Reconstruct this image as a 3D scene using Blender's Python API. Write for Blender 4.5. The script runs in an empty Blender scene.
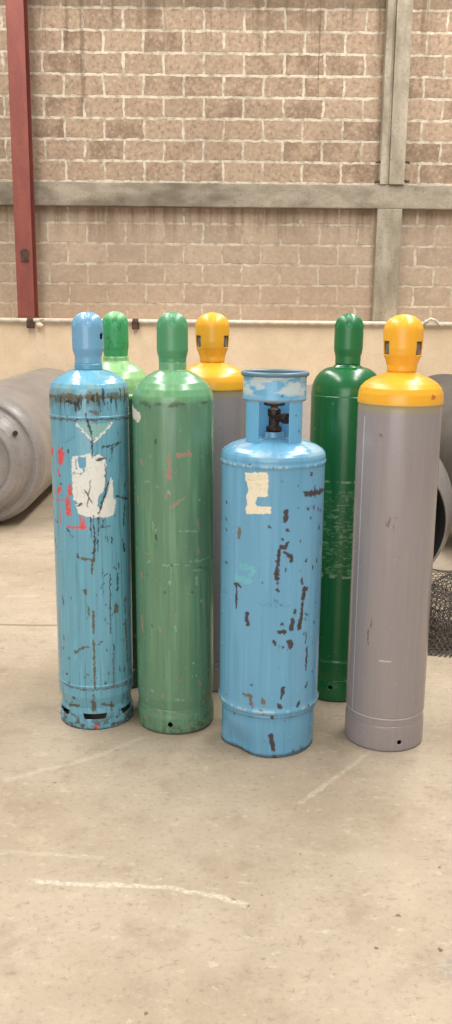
import bpy, math, random
import numpy as np
from mathutils import Vector, Matrix

SC = bpy.context.scene
COL = SC.collection
PI = math.pi

# ------------------------------------------------------------------ helpers
def lin(c):
    r = []
    for v in c:
        v = v / 255.0
        r.append(v / 12.92 if v <= 0.04045 else ((v + 0.055) / 1.055) ** 2.4)
    return r

def lin4(c):
    return tuple(lin(c)) + (1.0,)

def tag(o, label=None, cat=None, group=None, kind=None):
    if label: o['label'] = label
    if cat: o['category'] = cat
    if group: o['group'] = group
    if kind: o['kind'] = kind
    return o

def empty(name, loc, rot=(0, 0, 0)):
    o = bpy.data.objects.new(name, None)
    o.empty_display_size = 0.1
    o.location = loc
    o.rotation_euler = rot
    COL.objects.link(o)
    return o

def link(name, me, mat, parent=None, smooth=True):
    o = bpy.data.objects.new(name, me)
    COL.objects.link(o)
    if mat: me.materials.append(mat)
    if smooth and len(me.polygons):
        me.polygons.foreach_set('use_smooth', np.ones(len(me.polygons), dtype=bool))
    if parent: o.parent = parent
    return o

def mesh_np(name, verts, faces):
    """quads / tris given as list of arrays"""
    me = bpy.data.meshes.new(name)
    verts = np.asarray(verts, dtype=np.float32)
    me.vertices.add(len(verts))
    me.vertices.foreach_set('co', verts.ravel())
    faces = np.asarray(faces, dtype=np.int32)
    k = faces.shape[1]
    me.loops.add(faces.size)
    me.loops.foreach_set('vertex_index', faces.ravel())
    me.polygons.add(len(faces))
    me.polygons.foreach_set('loop_start', np.arange(len(faces), dtype=np.int32) * k)
    me.polygons.foreach_set('loop_total', np.full(len(faces), k, dtype=np.int32))
    me.update(calc_edges=True)
    me.validate()
    return me

class MB:
    """collects boxes and tubes into one mesh"""
    def __init__(s): s.v = []; s.f = []
    def box(s, a, b, bev=0.0):
        x0, y0, z0 = a; x1, y1, z1 = b
        n = len(s.v)
        s.v += [(x0,y0,z0),(x1,y0,z0),(x1,y1,z0),(x0,y1,z0),(x0,y0,z1),(x1,y0,z1),(x1,y1,z1),(x0,y1,z1)]
        s.f += [tuple(n+i for i in q) for q in ((0,3,2,1),(4,5,6,7),(0,1,5,4),(1,2,6,5),(2,3,7,6),(3,0,4,7))]
        return s
    def tube(s, pts, r, k=8, cap=True):
        pts = [Vector(p) for p in pts]
        n0 = len(s.v)
        up = Vector((0, 0, 1))
        for i, p in enumerate(pts):
            d = (pts[min(i+1, len(pts)-1)] - pts[max(i-1, 0)]).normalized()
            a = d.cross(up)
            if a.length < 1e-3: a = d.cross(Vector((0, 1, 0)))
            a.normalize(); b = d.cross(a)
            rr = r[i] if isinstance(r, (list, tuple)) else r
            for j in range(k):
                t = 2*PI*j/k
                s.v.append(tuple(p + a*math.cos(t)*rr + b*math.sin(t)*rr))
        for i in range(len(pts)-1):
            for j in range(k):
                j2 = (j+1) % k
                s.f.append((n0+i*k+j, n0+i*k+j2, n0+(i+1)*k+j2, n0+(i+1)*k+j))
        if cap:
            s.f.append(tuple(n0+j for j in reversed(range(k))))
            e = n0+(len(pts)-1)*k
            s.f.append(tuple(e+j for j in range(k)))
        return s
    def build(s, name, mat, parent=None, bevel=0.0, smooth=False):
        me = bpy.data.meshes.new(name)
        me.from_pydata(s.v, [], s.f); me.update()
        o = link(name, me, mat, parent, smooth)
        if bevel:
            m = o.modifiers.new('bevel', 'BEVEL'); m.width = bevel; m.segments = 2
            m.limit_method = 'ANGLE'
        return o

# ------------------------------------------------------------------ numpy noise
def _hash(ix, iy, seed):
    h = (ix.astype(np.int64) * 374761393 + iy.astype(np.int64) * 668265263 + seed * 1442695041) & 0xFFFFFFFF
    h = ((h ^ (h >> 13)) * 1274126177) & 0xFFFFFFFF
    h = (h ^ (h >> 16)) & 0xFFFFFFFF
    return h.astype(np.float64) / 4294967295.0

def vnoise(x, y, seed=0):
    ix = np.floor(x); iy = np.floor(y)
    fx = x - ix; fy = y - iy
    fx = fx*fx*(3-2*fx); fy = fy*fy*(3-2*fy)
    ix = ix.astype(np.int64); iy = iy.astype(np.int64)
    a = _hash(ix, iy, seed); b = _hash(ix+1, iy, seed)
    c = _hash(ix, iy+1, seed); d = _hash(ix+1, iy+1, seed)
    return (a*(1-fx)+b*fx)*(1-fy) + (c*(1-fx)+d*fx)*fy

def fbm(x, y, seed=0, oc=4):
    s = 0; a = 0.5; t = 0
    for i in range(oc):
        s = s + a*vnoise(x*2**i, y*2**i, seed+i*17); t += a; a *= 0.55
    return s / t

def sstep(a, b, x):
    t = np.clip((x-a)/(b-a), 0, 1)
    return t*t*(3-2*t)

class Paint:
    """paint film of a cylinder as a function of arc length u and height z"""
    def __init__(s, u, z):
        s.u = u; s.z = z
        s.c = np.zeros((len(u), 3)); s.rough = np.full(len(u), 0.24)
        s.wu = u + 0.006*(fbm(u*140, z*140, 5, 3)-0.5)*2
        s.wz = z + 0.008*(fbm(u*140, z*140, 9, 3)-0.5)*2
    def base(s, col): s.c[:] = lin(col)
    def mix(s, m, col, rough=None):
        m = np.clip(m, 0, 1)[:, None]
        s.c = s.c*(1-m) + np.array(lin(col))*m
        if rough is not None: s.rough = s.rough*(1-m[:, 0]) + rough*m[:, 0]
    def mottle(s, amt, fx=14, fz=6, seed=3):
        n = fbm(s.u*fx, s.z*fz, seed, 4)-0.5
        s.c *= (1 + amt*2*n)[:, None]
    def seg(s, pts, w, soft=0.0012, raw=False):
        U = s.u if raw else s.wu; Z = s.z if raw else s.wz
        d = np.full(len(U), 9.0)
        for (ax, ay), (bx, by) in zip(pts[:-1], pts[1:]):
            dx, dy = bx-ax, by-ay
            L = dx*dx+dy*dy+1e-12
            t = np.clip(((U-ax)*dx+(Z-ay)*dy)/L, 0, 1)
            d = np.minimum(d, np.hypot(U-ax-t*dx, Z-ay-t*dy))
        return 1-sstep(w-soft, w+soft, d)
    def poly(s, pts):
        U = s.u+(s.wu-s.u)*0.45; Z = s.z+(s.wz-s.z)*0.45
        ins = np.zeros(len(U), dtype=bool)
        n = len(pts)
        for i in range(n):
            x1, y1 = pts[i]; x2, y2 = pts[(i+1) % n]
            if y1 == y2: continue
            cr = ((y1 > Z) != (y2 > Z)) & (U < (x2-x1)*(Z-y1)/(y2-y1)+x1)
            ins ^= cr
        return ins.astype(float)
    def dots(s, n, u0, u1, z0, z1, r0, r1, col, seed, tall=1.0, rough=0.75):
        rd = random.Random(seed)
        for i in range(n):
            a = rd.uniform(u0, u1); b = rd.uniform(z0, z1); r = rd.uniform(r0, r1)*rd.random()**0.5
            k = (np.abs(s.u-a) < 0.03) & (np.abs(s.z-b) < 0.05*tall)
            if not k.any(): continue
            d = np.hypot(s.wu[k]-a, (s.wz[k]-b)/tall)
            m = (1-sstep(r-0.001, r+0.001, d))[:, None]
            s.c[k] = s.c[k]*(1-m)+np.array(lin(col))*m
            s.rough[k] = s.rough[k]*(1-m[:, 0])+rough*m[:, 0]
    def marks(s, marks, cols):
        for kind, cn, pts, w in marks:
            col, op, ro = cols[cn]
            if kind == 'poly':
                m = s.poly(pts)
                if cn in ('white', 'cream'):
                    wear = sstep(0.30, 0.40, fbm(s.u*260, s.z*120, 31, 3))
                    m = m*(0.75+0.25*wear) if cn == 'white' else m*(0.85+0.15*wear)
            else:
                m = s.seg(pts, max(w*(1.35 if cn == 'red' else 1.0), 0.0011), raw=(cn == 'pale'))
                if cn in ('red', 'olive', 'paleg', 'pink', 'teal'):
                    m = m*(0.5+0.5*sstep(0.33, 0.46, fbm(s.u*200, s.z*110, 41, 3)))
            s.mix(m*op, col, ro)

# ------------------------------------------------------------------ lathe
def resample(prof, step):
    out = [prof[0]]
    for (r0, z0), (r1, z1) in zip(prof[:-1], prof[1:]):
        n = max(1, int(math.ceil(math.hypot(r1-r0, z1-z0)/step)))
        for i in range(1, n+1):
            t = i/n
            out.append((r0+(r1-r0)*t, z0+(z1-z0)*t))
    return np.array(out)

def arc(r0, z0, r1, z1, n=10, bulge='out'):
    """quarter ellipse from (r0,z0) (vertical tangent) to (r1,z1) (horizontal tangent)"""
    o = []
    for i in range(n+1):
        t = PI/2*i/n
        o.append((r1+(r0-r1)*math.cos(t), z0+(z1-z0)*math.sin(t)))
    return o

def lathe(name, prof, nseg, mat, parent, step=0.01, paint=None, R=None, cut=None, disp=None, solid=0.0, face=0.0):
    p = resample(prof, step)
    n = len(p)
    th = np.linspace(-PI, PI, nseg, endpoint=False)
    TH = np.tile(th, n); RR = np.repeat(p[:, 0], nseg); ZZ = np.repeat(p[:, 1], nseg)
    if disp is not None:
        RR, ZZ = disp(TH, RR, ZZ)
    V = np.stack([RR*np.sin(TH), -RR*np.cos(TH), ZZ], 1)
    i = np.arange(n-1)[:, None]; j = np.arange(nseg)[None, :]; j2 = (j+1) % nseg
    F = np.stack([i*nseg+j+0*j, i*nseg+j2, (i+1)*nseg+j2, (i+1)*nseg+j], -1).reshape(-1, 4)
    if cut is not None:
        dth = 2*PI/nseg
        ct = (TH.reshape(n, nseg)[:-1]+dth/2).ravel(); cz = ((ZZ.reshape(n, nseg)[:-1]+ZZ.reshape(n, nseg)[1:])/2).ravel()
        F = F[~cut(ct, cz)]
    me = mesh_np(name, V, F)
    if paint is not None:
        P = Paint((R or 0.14)*TH, ZZ)
        paint(P)
        a = me.color_attributes.new('paint', 'FLOAT_COLOR', 'POINT')
        a.data.foreach_set('color', np.concatenate([np.clip(P.c, 0, 1), P.rough[:, None]], 1).astype(np.float32).ravel())
    o = link(name, me, mat, parent)
    if solid:
        m = o.modifiers.new('thickness', 'SOLIDIFY'); m.thickness = solid; m.offset = -1
    return o

# ------------------------------------------------------------------ materials
def new_mat(name):
    m = bpy.data.materials.new(name); m.use_nodes = True
    nt = m.node_tree
    for n in list(nt.nodes):
        if n.type not in ('BSDF_PRINCIPLED', 'OUTPUT_MATERIAL'): nt.nodes.remove(n)
    return m, nt, nt.nodes['Principled BSDF']

def N(nt, t, **kw):
    n = nt.nodes.new(t)
    for k, v in kw.items():
        if k.startswith('i_'):
            key = k[2:]
            n.inputs[int(key) if key.isdigit() else key].default_value = v
        else: setattr(n, k, v)
    return n

def mathn(nt, op, a, b=None, c=None, clamp=False):
    n = nt.nodes.new('ShaderNodeMath'); n.operation = op; n.use_clamp = clamp
    for i, v in enumerate((a, b, c)):
        if v is None: continue
        if isinstance(v, (int, float)): n.inputs[i].default_value = v
        else: nt.links.new(v, n.inputs[i])
    return n.outputs[0]

def mixc(nt, fac, a, b, mode='MIX'):
    n = nt.nodes.new('ShaderNodeMix'); n.data_type = 'RGBA'; n.blend_type = mode
    for sock, v in ((n.inputs[0], fac), (n.inputs[6], a), (n.inputs[7], b)):
        if isinstance(v, (int, float)): sock.default_value = v
        elif isinstance(v, tuple): sock.default_value = v
        else: nt.links.new(v, sock)
    return n.outputs[2]

def ramp(nt, v, a, b):
    n = nt.nodes.new('ShaderNodeMapRange'); n.interpolation_type = 'SMOOTHSTEP'
    nt.links.new(v, n.inputs[0]); n.inputs[1].default_value = a; n.inputs[2].default_value = b
    return n.outputs[0]

def noise(nt, vec, scale, detail=4, rough=0.55):
    n = nt.nodes.new('ShaderNodeTexNoise'); n.inputs['Scale'].default_value = scale
    n.inputs['Detail'].default_value = detail; n.inputs['Roughness'].default_value = rough
    nt.links.new(vec, n.inputs['Vector']); return n.outputs[0]

def vmap(nt, vec, sc=(1, 1, 1), loc=(0, 0, 0)):
    n = nt.nodes.new('ShaderNodeMapping'); n.inputs['Scale'].default_value = sc; n.inputs['Location'].default_value = loc
    nt.links.new(vec, n.inputs[0]); return n.outputs[0]

def bump(nt, bsdf, h, strength=0.3, dist=0.01):
    b = nt.nodes.new('ShaderNodeBump'); b.inputs['Strength'].default_value = strength; b.inputs['Distance'].default_value = dist
    nt.links.new(h, b.inputs['Height']); nt.links.new(b.outputs[0], bsdf.inputs['Normal'])

def simple(name, col, rough=0.5, metal=0.0, var=0.12, scale=18, bmp=0.05):
    m, nt, b = new_mat(name)
    tc = N(nt, 'ShaderNodeTexCoord').outputs['Object']
    n = noise(nt, tc, scale, 5)
    c = lin4(col)
    dark = tuple(v*(1-var*2) for v in c[:3])+(1,)
    lt = tuple(min(1, v*(1+var)) for v in c[:3])+(1,)
    nt.links.new(mixc(nt, ramp(nt, n, 0.3, 0.7), dark, lt), b.inputs['Base Color'])
    b.inputs['Roughness'].default_value = rough; b.inputs['Metallic'].default_value = metal
    if bmp: bump(nt, b, n, bmp, 0.004)
    return m

def painted_mat(name):
    m, nt, b = new_mat(name)
    at = N(nt, 'ShaderNodeAttribute', attribute_name='paint')
    tc = N(nt, 'ShaderNodeTexCoord').outputs['Object']
    nt.links.new(at.outputs['Color'], b.inputs['Base Color'])
    n = noise(nt, tc, 45, 4)
    r = mathn(nt, 'ADD', at.outputs['Alpha'], mathn(nt, 'MULTIPLY', mathn(nt, 'SUBTRACT', n, 0.5), 0.18), clamp=True)
    nt.links.new(r, b.inputs['Roughness'])
    n2 = noise(nt, vmap(nt, tc, (1, 1, 0.35)), 12, 3)
    bump(nt, b, mathn(nt, 'ADD', n2, mathn(nt, 'MULTIPLY', n, 0.2)), 0.05, 0.006)
    return m

def brick_mat():
    m, nt, b = new_mat('block_wall')
    tc = N(nt, 'ShaderNodeTexCoord').outputs['Object']
    sep = N(nt, 'ShaderNodeSeparateXYZ'); nt.links.new(tc, sep.inputs[0])
    x, y, z = sep.outputs
    jn = N(nt, 'ShaderNodeTexNoise'); jn.inputs['Scale'].default_value = 9; jn.inputs['Detail'].default_value = 5; jn.inputs['Roughness'].default_value = 0.65
    nt.links.new(tc, jn.inputs['Vector'])
    js = N(nt, 'ShaderNodeSeparateColor'); nt.links.new(jn.outputs['Color'], js.inputs[0])
    bx = mathn(nt, 'ADD', mathn(nt, 'ADD', x, 8.0-0.137), mathn(nt, 'MULTIPLY', mathn(nt, 'SUBTRACT', js.outputs[0], 0.5), 0.06))
    bz = mathn(nt, 'ADD', mathn(nt, 'ADD', z, -2.795+2.025), mathn(nt, 'MULTIPLY', mathn(nt, 'SUBTRACT', js.outputs[1], 0.5), 0.05))
    cmb = N(nt, 'ShaderNodeCombineXYZ'); nt.links.new(bx, cmb.inputs[0]); nt.links.new(bz, cmb.inputs[1])
    br = N(nt, 'ShaderNodeTexBrick'); nt.links.new(cmb.outputs[0], br.inputs['Vector'])
    br.offset = 0.5; br.offset_frequency = 2; br.squash = 1.0
    br.inputs['Color1'].default_value = (0, 0, 0, 1); br.inputs['Color2'].default_value = (1, 1, 1, 1); br.inputs['Mortar'].default_value = (0.5, 0.5, 0.5, 1)
    br.inputs['Scale'].default_value = 1.0; br.inputs['Mortar Size'].default_value = 0.0155
    br.inputs['Mortar Smooth'].default_value = 0.35; br.inputs['Bias'].default_value = 0.0
    br.inputs['Brick Width'].default_value = 0.4; br.inputs['Row Height'].default_value = 0.2025
    rnd = N(nt, 'ShaderNodeSeparateColor'); nt.links.new(br.outputs['Color'], rnd.inputs[0])
    big = noise(nt, tc, 0.9, 3); fine = noise(nt, tc, 26, 6, 0.7); mid = noise(nt, tc, 6, 4)
    c = mixc(nt, rnd.outputs[0], lin4((131, 110, 91)), lin4((174, 151, 128)))
    c = mixc(nt, ramp(nt, mid, 0.35, 0.7), c, lin4((169, 145, 122)))
    c = mixc(nt, mathn(nt, 'MULTIPLY', ramp(nt, fine, 0.50, 0.66), 0.6), c, lin4((112, 94, 80)))
    c = mixc(nt, mathn(nt, 'MULTIPLY', ramp(nt, fine, 0.48, 0.30), 0.5), c, lin4((206, 188, 168)))
    low = ramp(nt, z, 2.6, 2.5)                      # washed-out rendering under the beam
    c = mixc(nt, mathn(nt, 'MULTIPLY', low, 0.5), c, lin4((184, 167, 147)))
    mort = mathn(nt, 'MULTIPLY', br.outputs['Fac'], mathn(nt, 'SUBTRACT', 1.0, mathn(nt, 'MULTIPLY', low, mathn(nt, 'ADD', 0.05, mathn(nt, 'MULTIPLY', ramp(nt, mid, 0.35, 0.6), 0.5)))))
    mc = mixc(nt, ramp(nt, noise(nt, tc, 14, 4), 0.3, 0.62), lin4((160, 144, 124)), lin4((206, 194, 174)))
    c = mixc(nt, mort, c, mc)
    # dark cracks along some joints
    crack = mathn(nt, 'MULTIPLY', mathn(nt, 'MULTIPLY', ramp(nt, br.outputs['Fac'], 0.02, 0.3), ramp(nt, br.outputs['Fac'], 0.9, 0.4)), ramp(nt, noise(nt, tc, 3.2, 4), 0.50, 0.62))
    c = mixc(nt, mathn(nt, 'MULTIPLY', crack, 0.9), c, lin4((86, 66, 52)))
    # rain-soaked drips: below the beam and from the top of the wall
    drip = noise(nt, vmap(nt, tc, (9, 9, 0.5)), 1.6, 4, 0.65)
    d1 = mathn(nt, 'MULTIPLY', mathn(nt, 'MULTIPLY', ramp(nt, z, 2.1, 2.54), ramp(nt, z, 2.6, 2.53)), ramp(nt, drip, 0.42, 0.66))
    c = mixc(nt, mathn(nt, 'MULTIPLY', d1, 0.55), c, lin4((104, 82, 62)))
    d2 = mathn(nt, 'MULTIPLY', ramp(nt, z, 3.7, 4.5), ramp(nt, drip, 0.5, 0.68))
    c = mixc(nt, mathn(nt, 'MULTIPLY', d2, 0.55), c, lin4((92, 76, 58)))
    # two long drips and a grimy top course
    for x0, w, zb in ((-1.47, 0.03, 3.45), (-1.62, 0.02, 3.95), (-0.78, 0.09, 4.1), (0.88, 0.012, 3.5)):
        dx = mathn(nt, 'ABSOLUTE', mathn(nt, 'ADD', mathn(nt, 'SUBTRACT', x, x0), mathn(nt, 'MULTIPLY', mathn(nt, 'SUBTRACT', js.outputs[2], 0.5), 0.05)))
        s = mathn(nt, 'MULTIPLY', ramp(nt, dx, w, w*0.3), ramp(nt, z, zb-0.05, zb+0.3))
        c = mixc(nt, mathn(nt, 'MULTIPLY', s, 0.5), c, lin4((88, 70, 52)))
    c = mixc(nt, mathn(nt, 'MULTIPLY', ramp(nt, mathn(nt, 'ADD', z, mathn(nt, 'MULTIPLY', mid, 0.2)), 4.44, 4.56), 0.5), c, lin4((90, 78, 60)))
    g = mathn(nt, 'MULTIPLY', ramp(nt, big, 0.45, 0.7), 0.22)
    c = mixc(nt, g, c, lin4((128, 108, 90)))
    nt.links.new(c, b.inputs['Base Color']); b.inputs['Roughness'].default_value = 0.92
    b.inputs['Specular IOR Level'].default_value = 0.2
    h = mathn(nt, 'ADD', mathn(nt, 'MULTIPLY', br.outputs['Fac'], -0.6), mathn(nt, 'MULTIPLY', fine, 0.7))
    bump(nt, b, h, 0.5, 0.012)
    return m

def concrete_mat(name, c1, c2, streak=(1, 1, 1), stain=(110, 100, 80), amt=0.4):
    m, nt, b = new_mat(name)
    tc = N(nt, 'ShaderNodeTexCoord').outputs['Object']
    n1 = noise(nt, vmap(nt, tc, streak), 4, 6, 0.65); n2 = noise(nt, tc, 40, 4, 0.7); n3 = noise(nt, vmap(nt, tc, streak), 1.3, 3)
    c = mixc(nt, ramp(nt, n1, 0.3, 0.7), lin4(c1), lin4(c2))
    c = mixc(nt, mathn(nt, 'MULTIPLY', ramp(nt, n3, 0.5, 0.7), amt), c, lin4(stain))
    c = mixc(nt, mathn(nt, 'MULTIPLY', ramp(nt, n2, 0.52, 0.68), 0.45), c, lin4(stain))
    nt.links.new(c, b.inputs['Base Color']); b.inputs['Roughness'].default_value = 0.9
    bump(nt, b, mathn(nt, 'ADD', n1, mathn(nt, 'MULTIPLY', n2, 0.4)), 0.3, 0.01)
    return m

def floor_mat():
    m, nt, b = new_mat('concrete_floor')
    tc = N(nt, 'ShaderNodeTexCoord').outputs['Object']
    sep = N(nt, 'ShaderNodeSeparateXYZ'); nt.links.new(tc, sep.inputs[0]); x, y, z = sep.outputs
    n1 = noise(nt, tc, 1.1, 4); n2 = noise(nt, tc, 7, 5, 0.62); n3 = noise(nt, tc, 60, 5, 0.75); n4 = noise(nt, tc, 28, 4)
    c = mixc(nt, ramp(nt, n1, 0.38, 0.62), lin4((177, 161, 140)), lin4((163, 146, 124)))
    c = mixc(nt, mathn(nt, 'MULTIPLY', ramp(nt, n2, 0.5, 0.72), 0.45), c, lin4((142, 124, 103)))
    c = mixc(nt, mathn(nt, 'MULTIPLY', ramp(nt, n2, 0.45, 0.28), 0.4), c, lin4((190, 173, 148)))
    c = mixc(nt, mathn(nt, 'MULTIPLY', ramp(nt, n3, 0.54, 0.68), 0.5), c, lin4((120, 104, 88)))
    c = mixc(nt, mathn(nt, 'MULTIPLY', ramp(nt, n3, 0.45, 0.30), 0.45), c, lin4((186, 172, 152)))
    # dark grit specks, denser in a patch on the right
    vo = N(nt, 'ShaderNodeTexVoronoi'); vo.inputs['Scale'].default_value = 26; wn = N(nt, 'ShaderNodeTexNoise'); wn.inputs['Scale'].default_value = 60; nt.links.new(tc, wn.inputs['Vector']); wa = N(nt, 'ShaderNodeVectorMath', operation='MULTIPLY_ADD'); nt.links.new(wn.outputs['Color'], wa.inputs[0]); wa.inputs[1].default_value = (0.02, 0.02, 0.0); nt.links.new(tc, wa.inputs[2]); nt.links.new(wa.outputs[0], vo.inputs['Vector'])
    vc = N(nt, 'ShaderNodeSeparateColor'); nt.links.new(vo.outputs['Color'], vc.inputs[0])
    sp = mathn(nt, 'MULTIPLY', ramp(nt, mathn(nt, 'ADD', vo.outputs['Distance'], mathn(nt, 'MULTIPLY', vc.outputs[2], 0.14)), 0.2, 0.1), ramp(nt, vc.outputs[0], 0.9, 0.95))
    c = mixc(nt, mathn(nt, 'MULTIPLY', sp, 0.8), c, lin4((92, 76, 60)))
    sp2 = mathn(nt, 'MULTIPLY', ramp(nt, mathn(nt, 'ADD', vo.outputs['Distance'], mathn(nt, 'MULTIPLY', vc.outputs[2], 0.16)), 0.24, 0.1), ramp(nt, vc.outputs[1], 0.9, 0.95))
    c = mixc(nt, mathn(nt, 'MULTIPLY', sp2, 0.25), c, lin4((200, 188, 166)))
    vs_ = N(nt, 'ShaderNodeTexNoise'); vs_.inputs['Scale'].default_value = 16; vs_.inputs['Detail'].default_value = 8; vs_.inputs['Roughness'].default_value = 0.8
    nt.links.new(vmap(nt, tc, (1, 1.6, 1), (3.1, 1.7, 0)), vs_.inputs['Vector'])
    c = mixc(nt, mathn(nt, 'MULTIPLY', ramp(nt, vs_.outputs[0], 0.56, 0.66), 0.65), c, lin4((198, 184, 162)))
    c = mixc(nt, mathn(nt, 'MULTIPLY', ramp(nt, vs_.outputs[0], 0.44, 0.34), 0.5), c, lin4((128, 110, 92)))
    # saw-cut joint
    jy = mathn(nt, 'ABSOLUTE', mathn(nt, 'SUBTRACT', mathn(nt, 'ADD', y, mathn(nt, 'MULTIPLY', n2, 0.02)), 4.18))
    c = mixc(nt, mathn(nt, 'MULTIPLY', ramp(nt, jy, 0.018, 0.006), 0.6), c, lin4((106, 90, 74)))
    # chalky scrape marks
    wob = N(nt, 'ShaderNodeTexNoise'); wob.inputs['Scale'].default_value = 30; wob.inputs['Detail'].default_value = 4; nt.links.new(tc, wob.inputs['Vector'])
    wv = N(nt, 'ShaderNodeVectorMath', operation='MULTIPLY_ADD'); nt.links.new(wob.outputs['Color'], wv.inputs[0]); wv.inputs[1].default_value = (0.03, 0.03, 0); 
    off = N(nt, 'ShaderNodeVectorMath', operation='ADD'); nt.links.new(tc, off.inputs[0]); off.inputs[1].default_value = (-0.015, -0.015, 0)
    nt.links.new(off.outputs[0], wv.inputs[2]); P = wv.outputs[0]
    def segd(a, bb):
        ba = (bb[0]-a[0], bb[1]-a[1], 0); L = ba[0]**2+ba[1]**2
        pa = N(nt, 'ShaderNodeVectorMath', operation='SUBTRACT'); nt.links.new(P, pa.inputs[0]); pa.inputs[1].default_value = (a[0], a[1], 0)
        dt = N(nt, 'ShaderNodeVectorMath', operation='DOT_PRODUCT'); nt.links.new(pa.outputs[0], dt.inputs[0]); dt.inputs[1].default_value = ba
        h = mathn(nt, 'MULTIPLY', dt.outputs['Value'], 1/L, clamp=True)
        sc = N(nt, 'ShaderNodeVectorMath', operation='SCALE'); sc.inputs[0].default_value = ba; nt.links.new(h, sc.inputs['Scale'])
        df = N(nt, 'ShaderNodeVectorMath', operation='SUBTRACT'); nt.links.new(pa.outputs[0], df.inputs[0]); nt.links.new(sc.outputs[0], df.inputs[1])
        ln = N(nt, 'ShaderNodeVectorMath', operation='LENGTH'); nt.links.new(df.outputs[0], ln.inputs[0])
        return ln.outputs['Value']
    def scrape(c, pts, w, op, col):
        d = None
        for a, bb in zip(pts[:-1], pts[1:]):
            s = segd(a, bb); d = s if d is None else mathn(nt, 'MINIMUM', d, s)
        mk = mathn(nt, 'MULTIPLY', ramp(nt, d, w, w*0.35), mathn(nt, 'ADD', 0.15, mathn(nt, 'MULTIPLY', ramp(nt, n3, 0.40, 0.6), 0.85)))
        return mixc(nt, mathn(nt, 'MULTIPLY', mk, op), c, lin4(col))
    W = (214, 204, 186)
    c = scrape(c, [(-0.496, 2.147), (-0.395, 2.139), (-0.288, 2.137), (-0.167, 2.13), (-0.046, 2.106), (0.059, 2.059)], 0.013, 0.72, W)
    c = scrape(c, [(-0.705, 2.684), (-0.613, 2.744), (-0.521, 2.794), (-0.428, 2.859), (-0.302, 2.99)], 0.017, 0.34, W)
    c = scrape(c, [(0.513, 2.9), (0.35, 2.691), (0.241, 2.559)], 0.013, 0.4, W)
    c = scrape(c, [(-0.68, 2.292), (-0.459, 2.271), (-0.34, 2.258)], 0.012, 0.22, W)
    c = scrape(c, [(0.38, 2.27), (0.50, 2.25)], 0.06, 0.35, (190, 174, 152))
    c = scrape(c, [(-1.16, 4.62), (-1.02, 4.64)], 0.03, 0.25, W)
    c = scrape(c, [(0.525, 1.825), (0.60, 1.875)], 0.04, 0.55, (142, 134, 126))
    nt.links.new(c, b.inputs['Base Color'])
    b.inputs['Roughness'].default_value = 0.8; b.inputs['Specular IOR Level'].default_value = 0.3
    bump(nt, b, mathn(nt, 'ADD', n2, mathn(nt, 'MULTIPLY', n3, 0.35)), 0.18, 0.006)
    return m
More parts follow.
